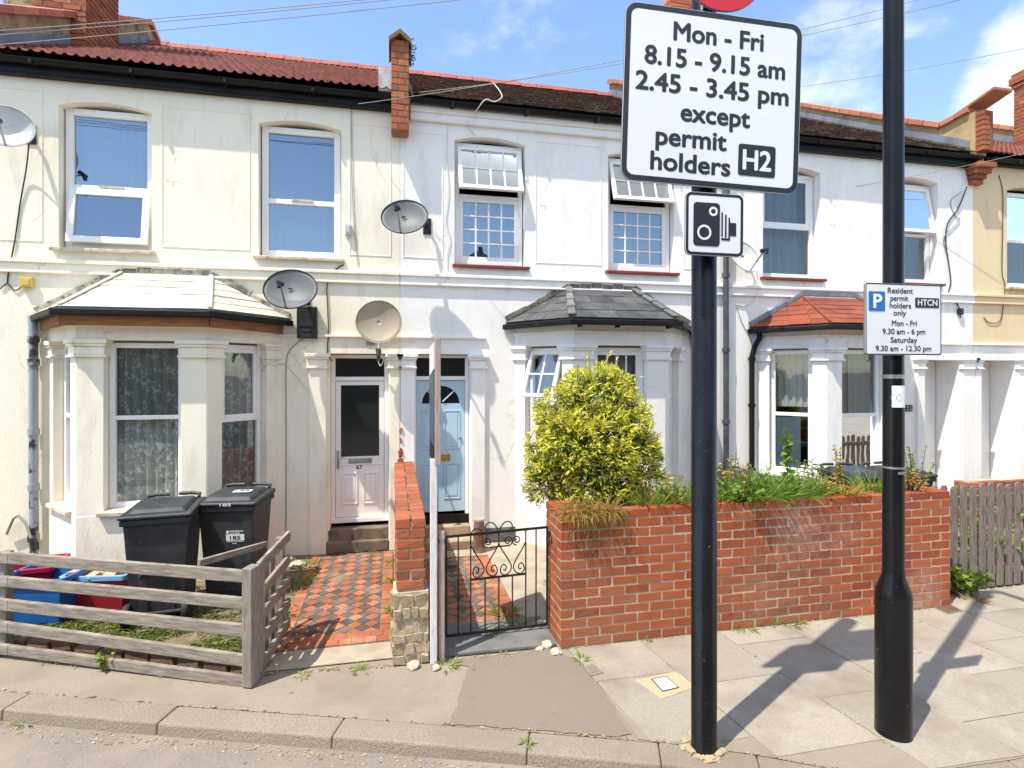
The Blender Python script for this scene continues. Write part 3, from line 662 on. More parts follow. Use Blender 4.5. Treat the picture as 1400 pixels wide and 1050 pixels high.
def bay(house, uc, m, roof_m, style):
    """a canted bay: plinth, corner pilasters with capitals, frieze, three windows, hipped roof with gutter"""
    f0, f1 = uc - .605, uc + .605; b0, b1 = uc - 1.19, uc + 1.19; vf = 6.35
    P = [(b0, VF), (f0, vf), (f1, vf), (b1, VF)]
    inn = [(b0 + .22, VF), (f0 + .07, vf + .17), (f1 - .07, vf + .17), (b1 - .22, VF)]
    ring = P + inn[::-1]
    mb = MB(); mb.prism(P, 0, .74); mb.prism(ring, 2.52, 2.80)
    off = [(P[0][0] - .03, VF), (f0 - .012, vf - .03), (f1 + .012, vf - .03), (P[3][0] + .03, VF)]
    mb.prism(off + inn[::-1], 2.66, 2.70)
    faces = [face_matrix(P[i], P[i + 1]) for i in range(3)]; L = [(Vector(P[i + 1]) - Vector(P[i])).length for i in range(3)]
    specs = [(.16, .17), (.25, .25), (.17, .16)]
    for Fm, ln, (pa, pb) in zip(faces, L, specs):
        k = mb.M; mb.M = Fm
        mb.box(.004, pa, .004, .19, .735, 2.525); mb.box(ln - pb, ln - .004, .004, .19, .735, 2.525)
        capital(mb, .0, pa, 2.53, .0); capital(mb, ln - pb, ln, 2.53, .0); mb.M = k
    by = obj('bay', mb, m, house, bevel=.006)
    for i, (Fm, ln, (pa, pb)) in enumerate(zip(faces, L, specs)):
        sm = MB(Fm); sm.hexa([(pa - .05, -.05, .735), (ln - pb + .05, -.05, .735), (ln - pb + .05, .14, .735), (pa - .05, .14, .735)], [(pa - .05, -.05, .775), (ln - pb + .05, -.05, .775), (ln - pb + .05, .14, .80), (pa - .05, .14, .80)])
        obj('sill', sm, stone_sill if style != 3 else white, by, bevel=.006)
    # roof
    ez = 2.83; E = [(b0 - .12, VF, ez - .01), (f0 - .07, vf - .15, ez), (f1 + .07, vf - .15, ez), (b1 + .12, VF, ez - .01)]; tz = 3.285
    T = [(uc - .46, VF - .02, tz), (uc + .46, VF - .02, tz)]
    mb = MB(); mb.add(E + T, [(0, 1, 4), (1, 2, 5, 4), (2, 3, 5)])
    mb.hexa([(x, y, ez - .06) for x, y, z in E], [(x, y, z - .004) for x, y, z in E])
    rows = {1: 5, 2: 4, 3: 6}[style]; wd = {1: .9, 2: .30, 3: .26}[style]
    lapped(mb, E[0], E[1], T[0], T[0], rows, wd, .010); lapped(mb, E[1], E[2], T[1], T[0], rows, wd, .010); lapped(mb, E[2], E[3], T[1], T[1], rows, wd, .010)
    rf = obj('bay_roof', mb, roof_m, by)
    for (a, b) in ((E[1], T[0]), (E[2], T[1])):
        a, b = Vector(a), Vector(b); n = 4; hp = MB()
        if style == 1: hp.beam(a + Vector((0, 0, .03)), b + Vector((0, 0, .035)), .05, .018); n = 0
        if style == 3: hp.beam(a + Vector((0, 0, .03)), b + Vector((0, 0, .03)), .03, .02); n = 0
        for i in range(n):
            p, q = a.lerp(b, i / n) + Vector((0, 0, .045)), a.lerp(b, (i + .97) / n) + Vector((0, 0, .037)); hp.beam(p, q, .10, .035, wd2=.085)
        obj('hip_tiles', hp, {1: felt_white, 2: hip_tile, 3: red_tile}[style], rf, bevel=.012)
    fl = MB(); w3 = .03 if style != 3 else .055
    for a, b in ((E[0], T[0]), (T[0], T[1]), (T[1], E[3])):
        a, b = Vector(a), Vector(b); up = Vector((0, 0, .05)); o = Vector((0, -.03, 0)); 
        n = 6
        for i in range(n):
            p, q = a.lerp(b, i / n), a.lerp(b, (i + 1) / n); j = Vector((0, 0, rnd.uniform(-.012, .012) if style < 3 else 0))
            fl.beam(p + up + j + Vector((0, .0, 0)), q + up + j, w3, .07)
    obj('flashing', fl, {1: mat('old_cement_fillet', (.50, .46, .38), .95, col2=(.16, .14, .11), nscale=9, ramp=(.45, .6), bump=.5), 2: mat('crumbling_cement_flaunching', (.24, .21, .16), .95, col2=(.10, .09, .07), nscale=12, bump=.8), 3: lead}[style], rf, bevel=.01)
    gt = MB(); pts = [Vector(E[0]) + Vector((-.02, -.0, -.045)), Vector(E[1]) + Vector((-.02, -.04, -.045)), Vector(E[2]) + Vector((.02, -.04, -.045)), Vector(E[3]) + Vector((.02, 0, -.045))]
    for a, b in zip(pts, pts[1:]): gt.beam(a, b, .075, .065)
    for p in pts[1:3]: gt.lathe([(.042, -.036), (.042, .036)], p, 10)
    obj('bay_gutter', gt, black_gutter, by, bevel=.012)
    if style == 1:
        fb = MB(); q = [Vector(p) + Vector((0, .055 if 0 < i < 3 else .0, -.078)) for i, p in enumerate(pts)]; q[0] += Vector((.10, -.02, 0)); q[3] += Vector((-.10, -.02, 0)); q[1] += Vector((.03, 0, 0)); q[2] -= Vector((.03, 0, 0))
        for a, b in zip(q, q[1:]): fb.beam(a, b, .03, .10)
        obj('bay_fascia', fb, brown_wood, by)
    elif style == 2:
        bk = MB()
        for t in (.08, .42, .9):
            p = pts[1].lerp(pts[2], t); bk.box(p.x - .012, p.x + .012, p.y - .03, p.y + .08, p.z - .06, p.z - .02)
        obj('gutter_bracket', bk, black_gutter, by)
    return faces, L, specs, by
def house(name, u0, u1, label):
    return thing(name, ((u0 + u1) / 2, VF, 0), label, 'house', 'terraced houses along the street')
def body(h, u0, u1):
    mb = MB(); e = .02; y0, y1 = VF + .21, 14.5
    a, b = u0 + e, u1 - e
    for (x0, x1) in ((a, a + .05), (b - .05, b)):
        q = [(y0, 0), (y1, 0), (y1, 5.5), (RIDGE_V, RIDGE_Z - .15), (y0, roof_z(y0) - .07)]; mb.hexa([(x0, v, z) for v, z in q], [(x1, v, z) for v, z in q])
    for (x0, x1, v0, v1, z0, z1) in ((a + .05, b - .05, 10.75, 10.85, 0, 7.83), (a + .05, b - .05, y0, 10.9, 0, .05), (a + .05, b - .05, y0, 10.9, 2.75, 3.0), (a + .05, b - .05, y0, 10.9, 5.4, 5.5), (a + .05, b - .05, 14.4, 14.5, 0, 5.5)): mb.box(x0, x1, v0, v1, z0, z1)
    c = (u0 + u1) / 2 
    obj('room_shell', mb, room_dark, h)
def bay_hole(uc): return [(uc - .93, .8), (uc + .93, .8), (uc + .93, 2.5), (uc - .93, 2.5)]
B01, B12, B23, B34, B45 = -4.30, .087, 4.53, 8.97, 13.4

# -- leftmost house, only its right end in view
h0 = house('terraced_house', -8.7, B01, 'cream rendered house at the far left edge, only a sliver of wall showing')
facade(h0, 'wall', [(-8.7, 0), (B01, 0), (B01, 5.6), (-8.7, 5.6)], [hole(-5.9, -5.0, 3.56, 5.13, .06)], cream); body(h0, -8.7, B01)
window(h0, FI, -5.9, -5.0, 3.58, 5.12, .10, 4.27, g=glass_coated)
plain_roof(h0, -8.7, B01 - .15, brown_tile, 20, .3); gutter(h0, -8.7, B01); string_course(h0, -8.7, B01, cream)

# -- cream house with the pale bay roof and white door
h1 = house('terraced_house', B01, B12, 'cream rendered house with red pantile roof, pale painted bay roof and white front door')
D1 = (-.745, -.055)
facade(h1, 'wall', [(B01, 0), (B12 - .002, 0), (B12 - .002, 5.6), (B01, 5.6)], [hole(-3.60, -2.68, 3.56, 5.14, .07), hole(-1.55, -.615, 3.56, 5.13, .07), bay_hole(-2.51), hole(D1[0] - .002, D1[1] + .002, .05, 2.42)], cream, depth=.2)
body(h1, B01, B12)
wn = window(h1, FI, -3.585, -2.69, 3.585, 5.16, .10, 4.275, open_='bot', ang=7, fw=.075, sw=.07, g=glass_coated, label='white framed window with its lower sash hung open'); curtain(wn, FI, -3.5, -2.75, 3.6, 5.1, .30, curtain_grey)
wn = window(h1, FI, -1.535, -.63, 3.585, 5.15, .10, 4.255, fw=.075, g=glass_coated); curtain(wn, FI, -1.5, -.7, 3.6, 5.1, .30, curtain_grey)
m_ = MB(FI)
for (a0, a1, z) in ((-3.25, -3.0, 4.30), (-1.2, -.95, 4.285)): m_ = MB(FI); m_.box(a0, a1, .085, .10, z - .02, z + .005); obj('trickle_vent', m_, tan_paint, h1)
sill(h1, -3.66, -2.64, 3.575, tan_paint); sill(h1, -1.60, -.575, 3.575, tan_paint)
string_course(h1, B01, B12 - .003, cream); gutter(h1, B01 + .02, B12 - .02); pr_ = pantile_roof(h1, B01 + .14, B12 - .10, pantile); ridge(pr_, B01 + .14, B12 - .1, red_ridge)
panels(h1, [(-2.58, -1.64, 3.62, 5.23), (-.52, -.02, 3.62, 5.23), (-4.28, -3.75, 3.62, 5.28)], cream)
F, L, S, by1 = bay(h1, -2.515, cream, felt_white, 1)
for i in range(3):
    pa, pb = S[i]; lo, hi = pa + .005, L[i] - pb - .005
    wn = window(h1, F[i], lo, hi, .79, 2.50, .10, 1.72 if i != 2 else 1.66, fw=.055 if i == 1 else .05, open_=None if i < 2 else None, gtop=(1, 1) if i == 2 else None, sw=.04)
    curtain(wn, F[i], lo + .04, hi - .04, .82, 2.46, .20, lace, .03, .10)
# -- white house with the blue door
h2 = house('terraced_house', B12, B23, 'white rendered house with grey slate bay roof, small paned windows and pale blue front door')
D2 = (.27, .925)
facade(h2, 'wall', [(B12, 0), (B23, 0), (B23, 5.6), (B12, 5.6)], [hole(.765, 1.685, 3.56, 5.14, .07), hole(2.835, 3.80, 3.56, 5.12, .07), bay_hole(2.735), hole(D2[0], D2[1] + .04, .05, 2.42)], white, depth=.2)
body(h2, B12, B23)
for (a0, a1) in ((.78, 1.67), (2.85, 3.785)):
    wn = window(h2, FI, a0, a1, 3.585, 5.15 if a0 < 2 else 5.12, .10, 4.47, gtop=(4, 2), gbot=(4, 4), open_='top', ang=19, fw=.055, sw=.05, label='white small paned window with its top light propped open', g=glass_coated); curtain(wn, FI, a0 + .05, a1 - .05, 3.62, 4.4, .30, curtain_grey)
sill(h2, .735, 1.735, 3.57, red_sill); sill(h2, 2.79, 3.86, 3.57, red_sill)
string_course(h2, B12 + .003, B23, white); gutter(h2, B12 + .12, B23, white_f=True); rf2 = plain_roof(h2, B12 + .16, B23, brown_tile); ridge(rf2, B12 + .16, B23 - .12, red_ridge)
panels(h2, [(1.82, 2.74, 3.62, 5.22), (.12, .62, 3.62, 5.2), (3.95, 4.4, 3.62, 5.2)], white)
F, L, S, by2 = bay(h2, 2.735, white, slate, 2)
for i in range(3):
    pa, pb = S[i]; lo, hi = pa + .005, L[i] - pb - .005
    wn = window(h2, F[i], lo, hi, .79, 2.50, .10, 1.84, gtop=(2 if i != 1 else 4, 2), gbot=(2 if i != 1 else 4, 3), open_='top' if i == 0 else None, ang=22, fw=.05, sw=.045)
    curtain(wn, F[i], lo + .04, hi - .04, .82, 2.46, .22, curtain_white, .015, .09)
# -- white house with the red bay roof
h3 = house('terraced_house', B23, B34, 'white rendered house with red tiled bay roof and black rainwater pipe')
facade(h3, 'wall', [(B23 + .002, 0), (B34, 0), (B34, 5.6), (B23 + .002, 5.6)], [hole(5.20, 6.16, 3.56, 5.12, .07), hole(7.33, 8.29, 3.56, 5.12, .07), bay_hole(6.29), hole(8.01, 8.72, .05, 2.38)], white, depth=.42)
body(h3, B23, B34)
for (a0, a1, op) in ((5.22, 6.145, None), (7.35, 8.275, 'top')):
    wn = window(h3, FI, a0, a1, 3.585, 5.12, .13, 4.33, gtop=(1, 1), open_=op, ang=10, fw=.06, sw=.05); curtain(wn, FI, a0 + .05, a1 - .05, 3.62, 5.05, .30, curtain_grey, .03, .15)
sill(h3, 5.15, 6.22, 3.57, red_sill); sill(h3, 7.27, 8.36, 3.57, red_sill)
string_course(h3, B23 + .003, B34, white); gutter(h3, B23, B34 - .02); rf3 = plain_roof(h3, B23, B34 - .16, brown_tile); ridge(rf3, B23 + .12, B34 - .16, red_ridge)
F, L, S, by3 = bay(h3, 6.29, white, red_tile, 3)
for i in range(3):
    pa, pb = S[i]; lo, hi = pa + .005, L[i] - pb - .005
    wn = window(h3, F[i], lo, hi, .79, 2.50, .10, 1.60, fw=.06)
    if i == 0:
        p = MB(F[i]); p.add([(lo + .05, .16, .82), (hi - .16, .16, .82), (hi - .16, .16, 1.56), (lo + .05, .16, 1.56)], [(0, 1, 2, 3)]); obj('frosted_panel', p, frosted, wn); curtain(wn, F[i], lo + .04, hi - .04, 1.7, 2.46, .3, curtain_white)
    elif i == 1:
        curtain(wn, F[i], lo + .30, hi - .04, .82, 2.46, .24, curtain_white, .03, .14); curtain(wn, F[i], lo + .03, lo + .30, 1.62, 2.46, .26, curtain_brown, .004, .2, 'blind')
    else: curtain(wn, F[i], lo + .04, hi - .04, .82, 2.46, .24, curtain_white)
# -- yellow house at the right edge
h4 = house('terraced_house', B34, B45, 'ochre yellow house at the right edge with a white ground floor')
LZ = 2.60
facade(h4, 'wall', [(B34 + .002, LZ), (B45, LZ), (B45, 5.6), (B34 + .002, 5.6)], [hole(9.65, 10.6, 3.56, 5.12, .07), hole(11.7, 12.6, 3.56, 5.12, .07)], yellow)
facade(h4, 'ground_floor_wall', [(B34 + .002, 0), (B45, 0), (B45, LZ), (B34 + .002, LZ)], [hole(9.10, 9.84, .05, 2.38), bay_hole(11.6)], white, depth=.42)
body(h4, B34, B45)
for (a0, a1) in ((9.665, 10.585), (11.72, 12.58)):
    wn = window(h4, FI, a0, a1, 3.585, 5.12, .10, 4.33, fw=.06); curtain(wn, FI, a0 + .05, a1 - .05, 3.62, 5.05, .30, curtain_grey, .03, .15)
sill(h4, 9.6, 10.65, 3.57, tan_paint); sill(h4, 11.65, 12.65, 3.57, tan_paint)
string_course(h4, B34 + .003, B45, yellow); gutter(h4, B34 + .16, B45, fz=(5.47, 5.56)); rf4 = pantile_roof(h4, B34 + .16, B45, pantile)
F, L, S, by4 = bay(h4, 11.6, white, red_tile, 3)
for i in range(3): wn = window(h4, F[i], S[i][0] + .005, L[i] - S[i][1] - .005, .79, 2.50, .10, 1.66)

# ---- doorways: pilasters, lintel band, doors, steps
def doorway(h, pil, band, m, zt=2.42):
    mb = MB(FI)
    for (a0, a1) in pil:
        mb.box(a0, a1, -.04, .02, .0, zt - .18); capital(mb, a0, a1, zt, -.04, .02)
    if band: mb.box(band[0], band[1], -.035, .01, 2.615, 2.645)
    obj('door_surround', mb, m, h, bevel=.006)
doorway(h1, [(-.98, -.785), (-.045, .084)], (-1.33, .085), cream); doorway(h2, [(.09, .262), (.975, 1.15)], (.09, 1.16), white)
doorway(h3, [(7.86, 8.0), (8.73, 8.965)], (7.0, 8.968), white); doorway(h4, [(8.975, 9.09), (9.85, 10.05)], (8.972, 13.3), white)
mb = MB(FI); mb.box(-3.5, -1.0, -.03, 0.0, .0, .12); 
# white glazed door
DV = VF + .13
def onv(px, py, v): p = V(px, py, v); return p.x, p.z
def rect(mb, px0, py0, px1, py1, v, d0, d1):
    (a, z1), (b, z0) = onv(px0, py0, v), onv(px1, py1, v); mb.box(a, b, v + d0, v + d1, z0, z1); return a, b, z0, z1
x0, x1 = D1; zb = .40; zt = 2.13
mb = MB(); fw = .05
mb.box(x0, x0 + fw, DV - .01, DV + .06, .05 + .33, 2.41); mb.box(x1 - fw, x1, DV - .01, DV + .06, .38, 2.41); mb.box(x0 + fw, x1 - fw, DV - .009, DV + .059, 2.365, 2.41); mb.box(x0 + fw, x1 - fw, DV - .009, DV + .059, 2.085, 2.135); mb.box(x0 - .03, x1 + .01, DV - .03, DV + .06, .33, .385)
fr = obj('door_frame', mb, upvc, h1, bevel=.005)
p = MB(); p.box(x0 + fw, x1 - fw, DV + .025, DV + .03, 2.135, 2.365); obj('fanlight_pane', p, dark_glass, fr)
dl, dr = x0 + fw + .004, x1 - fw - .004
mb = MB(); gz0, gz1 = 1.14, 2.03; ga, gb = dl + .06, dr - .06
mb.box(dl, ga, DV + .01, DV + .055, .39, 2.08); mb.box(gb, dr, DV + .01, DV + .055, .39, 2.08); mb.box(ga, gb, DV + .011, DV + .054, .39, gz0); mb.box(ga, gb, DV + .011, DV + .054, gz1, 2.08)
for (a, b) in ((dl + .08, dl + .26), (dl + .33, dl + .51)):
    for q in ((a, b, .55, .565), (a, b, .925, .94), (a, a + .015, .565, .925), (b - .015, b, .565, .925)): mb.box(q[0], q[1], DV + .0, DV + .0115, q[2], q[3])
    mb.box(a + .03, b - .03, DV + .004, DV + .0112, .595, .895)
mb.box(dl + .005, dr - .005, DV + .0, DV + .0105, 1.035, 1.045)
dr1 = obj('front_door', mb, door_white, h1, bevel=.003, label='white front door with a large dark glass panel')
p = MB(); p.box(ga, gb, DV + .028, DV + .034, gz0, gz1); obj('door_glass', p, dark_glass, dr1)
p = MB(); mid = (dl + dr) / 2; p.box(mid - .14, mid + .14, DV - .004, DV + .01, 1.06, 1.12); p.box(mid - .12, mid + .12, DV - .010, DV - .003, 1.07, 1.11); obj('letterbox', p, steel, dr1, bevel=.004)
p = MB(); p.box(dl + .015, dl + .04, DV - .004, DV + .01, 1.0, 1.22); p.tube([(dl + .028, DV, 1.14), (dl + .028, DV - .05, 1.14), (dl + .13, DV - .05, 1.138)], .009, 8); obj('door_handle', p, steel, dr1)
lettering(dr1, Matrix(((1, 0, 0, mid - .01), (0, 0, -1, DV + .01), (0, 1, 0, .985), (0, 0, 0, 1))), '67', -.035, .035, 0, .05, sign_black, depth=.003, name='door_number')
mb = MB(); mb.box(x0 - .03, x1 + .008, VF + .0, DV + .05, .0, .28, j=.004); mb.box(x0 - .03, x1 + .0, VF - .05, DV, .0, .14, j=.006); obj('doorstep', mb, mat('worn_stone_step', (.22, .175, .12), .9, col2=(.09, .075, .055), nscale=5, bump=.5), h1, bevel=.015)
# pale blue panelled door
x0, x1 = D2; mb = MB()
mb.box(x1 - .01, x1 + .035, DV - .02, DV + .06, .36, 2.41); mb.box(x0 + .001, x0 + .02, DV - .02, DV + .06, .36, 2.41); mb.box(x0 + .02, x1 - .01, DV - .019, DV + .059, 2.375, 2.41); mb.box(x0 + .02, x1 - .01, DV - .019, DV + .059, 2.09, 2.14)
fr = obj('door_frame', mb, upvc, h2, bevel=.005)
p = MB(); p.box(x0 + .02, x1 - .01, DV + .025, DV + .03, 2.14, 2.375); obj('fanlight_pane', p, dark_glass, fr)
dl, dr = x0 + .024, x1 - .014; cx = (dl + dr) / 2; r = .24; fz = 1.79
semi = [(cx - r, fz), (cx + r, fz)] + [(cx + r * math.cos(PI * i / 16), fz + r * .95 * math.sin(PI * i / 16)) for i in range(1, 16)]
mb = MB(); mb.sheet([(a, DV + .01, z) for a, z in ((dl, .40), (dr, .40), (dr, 2.085), (dl, 2.085))], [[(a, DV + .01, z) for a, z in semi]])
mb.box(dl, dr, DV + .04, DV + .055, .40, fz - .05)
for a0, a1 in ((45, 0), (135, 0)):
    t = math.radians(a0); mb.beam((cx + .03 * math.cos(t), DV + .012, fz + .03 * math.sin(t)), (cx + r * math.cos(t), DV + .012, fz + r * .95 * math.sin(t)), .016, .035, up=Vector((0, 1, 0)))
for (a, b, c, d) in ((dl + .06, cx - .04, 1.2, 1.70), (cx + .04, dr - .06, 1.2, 1.70), (dl + .06, cx - .04, .56, 1.02), (cx + .04, dr - .06, .56, 1.02)):
    for q in ((a, b, c, c + .014), (a, b, d - .014, d), (a, a + .014, c + .014, d - .014), (b - .014, b, c + .014, d - .014)): mb.box(q[0], q[1], DV + .001, DV + .0115, q[2], q[3])
    mb.box(a + .035, b - .035, DV + .003, DV + .0112, c + .035, d - .035)
d2 = obj('front_door', mb, door_blue, h2, bevel=.003, label='pale blue panelled front door with a fan of glass')
p = MB(); p.sheet([(a, DV + .03, z) for a, z in semi]); obj('door_glass', p, dark_glass, d2)
p = MB(); p.box(cx - .1, cx + .12, DV - .006, DV + .01, 1.055, 1.135); p.box(cx - .08, cx + .10, DV - .012, DV - .005, 1.075, 1.115); obj('letterbox', p, brass, d2, bevel=.004)
p = MB(); p.lathe([(.02, 0), (.018, .02), (.008, .024)], (dr - .06, DV + .01, 1.345), 12, Matrix.Rotation(PI / 2, 3, 'X')); obj('door_lock', p, steel, d2)
mb = MB(); mb.box(x0 - .0, x1 + .035, DV - .02, DV + .06, .245, .36); obj('weather_board', mb, black_paint, h2)
mb = MB(); mb.box(x0, x1 + .035, VF - .02, DV + .06, .0, .245, j=.004); mb.box(x0 + .02, x1 + .12, VF - .24, VF - .02, .0, .12, j=.005); obj('doorstep', mb, mat('sandy_doorstep', (.45, .35, .23), .9, col2=(.3, .22, .15), nscale=6, bump=.4), h2, bevel=.012)
# deep porches further right
for (h, a0, a1, mm) in ((h3, 8.01, 8.72, door_white), (h4, 9.10, 9.84, door_white)):
    mb = MB(); mb.box(a0 + .01, a1 - .01, VF + .40, VF + .46, .1, 2.37)
    for (a, b, c, d) in ((a0 + .12, a0 + .32, .3, .95), (a0 + .40, a1 - .12, .3, .95), (a0 + .12, a1 - .12, 1.15, 1.9)): mb.box(a, b, VF + .39, VF + .402, c, d)
    obj('front_door', mb, mm, h, bevel=.004); mb = MB(); mb.box(a0, a1, VF - .1, VF + .4, 0, .1); obj('doorstep', mb, concrete, h, bevel=.01)
# dark plinth paint and plaster scars
mb = MB(); mb.box(.98, 1.6, VF - .012, VF + .01, .0, .19, j=.004); obj('plinth_band', mb, mat('dark_grey_plinth', (.10, .10, .105), .9, col2=(.2, .2, .2), nscale=6, bump=.3), h2)
mb = MB()
for i in range(26):
    z = rnd.uniform(.35, 1.5); u = .10 + rnd.uniform(-.02, .02) * (1.6 - z); s = rnd.uniform(.015, .035); mb.box(u - s, u + s * .6, VF - .05, VF + .005, z - s * 1.3, z + s * 1.3, j=.012)
obj('exposed_brick_edge', mb, brick2, h1)

# ---- rainwater pipes
def pipe(h, pts, r, m, clips=(), name='downpipe'):
    mb = MB(); mb.tube(pts, r, 10)
    for (p, hh) in clips: mb.lathe([(r * 1.28, -hh / 2), (r * 1.28, hh / 2)], p, 10)
    return obj(name, mb, m, h, smooth=True)
up = -3.80; e0 = Vector((-3.84, 6.93, 2.76))
pipe(h1, [(up - .01, 6.93, 2.80), (up, 6.93, 2.6), (up, 6.93, 1.0), (up + .01, 6.93, .06), (up + .04, 6.86, .02)], .042, grey_paint_pipe, [((up, 6.93, z), .07) for z in (2.55, 2.3, 1.55, .95, .4)])
pipe(h2, [(4.03, 6.97, 2.83), (4.07, 6.95, 2.66), (4.12, 6.95, 2.52), (4.125, 6.95, 2.3), (4.125, 6.95, .05)], .035, black_gutter, [((4.125, 6.95, z), .05) for z in (2.3, 1.45, .6)])
pipe(h3, [(4.56, 6.92, 5.44), (4.56, 6.93, 3.5), (4.565, 6.93, .05)], .04, dark_pipe, [((4.56, 6.93, z), .06) for z in (4.7, 3.55, 2.5, 1.5)])
pipe(h3, [(5.07, 6.90, 2.80), (5.075, 6.90, 2.68), (5.02, 6.94, 2.55), (4.985, 6.95, 2.4), (4.985, 6.95, .05)], .038, black_gutter, [((4.985, 6.95, z), .05) for z in (2.38, 1.72, .8)])

# ---- party walls, chimneys
def parapet(roof_owner, u0, u1, prof, m, cop, name='parapet', front=True):
    """an upstand following the roof slope; prof lists (v, z of top)"""
    mb = MB(); n = len(prof); bot = [(v, roof_z(max(v, EAVE_V)) - .12) for v, z in prof]
    loop = prof + bot[::-1]
    mb.hexa([(u0, v, z) for v, z in loop], [(u1, v, z) for v, z in loop]); w_ = obj(name, mb, m, roof_owner)
    mb = MB()
    for (v0, z0), (v1, z1) in zip(prof, prof[1:]):
        a, b = Vector(((u0 + u1) / 2, v0, z0 + .03)), Vector(((u0 + u1) / 2, v1, z1 + .03)); k = max(1, round((b - a).length / .3))
        for i in range(k): mb.beam(a.lerp(b, i / k), a.lerp(b, (i + .97) / k), u1 - u0 + .12, .085 + rnd.uniform(-.006, .006))
    obj('coping', mb, cop, w_, bevel=.008)
    mb = MB(); uu = (u0, u1)
    for u in uu:
        s = -.012 if u == u0 else .012; q = [(v, roof_z(v) + .06) for v, z in prof if v >= EAVE_V] ; q2 = [(v, z + .12) for v, z in q]
        if len(q) >= 2: mb.hexa([(u + s * .2, v, z) for v, z in q + q2[::-1]], [(u + s, v, z) for v, z in q + q2[::-1]])
    obj('flashing', mb, lead, w_); return w_
pz = lambda v, d: (v, roof_z(v) + d)
parapet(h1, B01 - .14, B01 + .14, [pz(6.9, .42), pz(7.6, .42), pz(8.6, .42), pz(9.6, .42), pz(10.75, .40), pz(11.1, .05)], buff_brick, coping_tile)
parapet(h2, B23 - .13, B23 + .13, [pz(6.9, .30), pz(8.5, .34), pz(10.2, .34), pz(10.8, .30)], mat('tile_hung_parapet', (.46, .30, .15), .9, col2=(.25, .16, .08), nscale=9, stretch=(1, 8, 1), bump=.4), coping_tile)
par_m = mat('ochre_rendered_parapet', (.50, .36, .17), .9, col2=(.36, .26, .13), nscale=4, bump=.35, col3=(.24, .17, .09), n3=3, ramp3=(.6, .8))
parapet(h3, B34 - .15, B34 + .12, [(6.93, 6.26), (7.38, 6.22), pz(7.95, .30), pz(9.2, .30), pz(10.75, .30), pz(11.1, .0)], par_m, coping_tile)
parapet(h4, B45 - .15, B45 + .12, [pz(6.9, .35), pz(8.5, .35), pz(10.75, .35)], par_m, coping_tile)
# brick kneeler piers at the eaves (corbel below, pier and cap above)
def kneeler(h, uc, wd, v, zc, zb, zt_, cap=True):
    mb = MB(); Fm = Matrix.Translation((uc - wd / 2, v, 0)); nC = round((zt_ - zb) / .0774)
    bricks_run(mb, Fm, wd, zb, nC, L=.16, dep=.10); 
    for c in range(nC):
        for s in (0, 1):
            x = uc - wd / 2 if s == 0 else uc + wd / 2 - .1
            mb.box(x, x + .1, v + .105, v + .2, zb + c * .0774 + .005, zb + (c + 1) * .0774 - .005, j=.003)
    for k, pr in enumerate(()): pass
    o = obj('kneeler_brickwork', mb, brick2, h, bevel=.004)
    mb = MB(); mb.box(uc - wd / 2 + .008, uc + wd / 2 - .008, v + .008, v + .26, zb + .006, zt_ - .004); obj('kneeler_mortar', mb, mortar_dark, o)
    if cap:
        mb = MB(); a = wd / 2 + .03
        mb.hexa([(uc - a, v - .05, zt_ - .02), (uc, v - .05, zt_ + .085), (uc + a, v - .05, zt_ - .02), (uc + a, v - .05, zt_ + .03), (uc, v - .05, zt_ + .14), (uc - a, v - .05, zt_ + .03)], [(uc - a, v + .45, zt_ - .02), (uc, v + .45, zt_ + .085), (uc + a, v + .45, zt_ - .02), (uc + a, v + .45, zt_ + .03), (uc, v + .45, zt_ + .14), (uc - a, v + .45, zt_ + .03)])
        obj('kneeler_cap', mb, mat('mossy_red_cap', (.30, .085, .04), .9, col2=(.16, .13, .06), nscale=12, bump=.5), o)
    return o
kneeler(h1, .085, .205, 6.76, 0, 5.10, 6.15)
mb = MB(); mb.box(.0, .17, 6.965, 8.2, 5.6, 6.05); mb.hexa([(.0, 8.2, 6.05), (.17, 8.2, 6.05), (.17, 8.2, 6.45), (.0, 8.2, 6.45)], [(.0, 10.8, 7.8), (.17, 10.8, 7.8), (.17, 10.8, 7.98), (.0, 10.8, 7.98)]); mb.box(-.17, .0, 6.82, 6.9, 5.58, 5.86); obj('party_upstand', mb, mat('pale_cement_upstand', (.55, .53, .5), .9, col2=(.36, .34, .31), nscale=6, bump=.3), h1)
# stepped corbel and pier on the right party wall
mb = MB(); uc = 8.97
for i, (zb, zt_, pr, wd) in enumerate(((5.14, 5.21, .05, .20), (5.215, 5.285, .09, .24), (5.29, 5.36, .14, .30), (5.365, 5.44, .20, .34))): mb.box(uc - wd / 2, uc + wd / 2, VF - pr - .03, VF, zb, zt_, j=.003)
obj('corbel', mb, brick2, h3, bevel=.005)
mb = MB(); bricks_run(mb, Matrix.Translation((uc - .13, 6.74, 0)), .12, 5.60, 8, L=.12, dep=.12); mb.box(uc - .005, uc + .06, 6.745, 6.85, 5.6, 6.21)
pier = obj('kneeler_brickwork', mb, brick2, h3, bevel=.004)
mb = MB(); mb.box(uc - .14, uc + .07, 6.86, 6.94, 5.56, 6.24); obj('kneeler_mortar', mb, par_m, pier)
mb = MB(); mb.hexa([(uc - .19, 6.55, 6.42), (uc + .17, 6.55, 6.42), (uc + .17, 6.55, 6.47), (uc - .19, 6.55, 6.47)], [(uc - .19, 7.45, 6.20), (uc + .17, 7.45, 6.20), (uc + .17, 7.45, 6.25), (uc - .19, 7.45, 6.25)]); obj('kneeler_cap', mb, coping_tile, pier, bevel=.01)
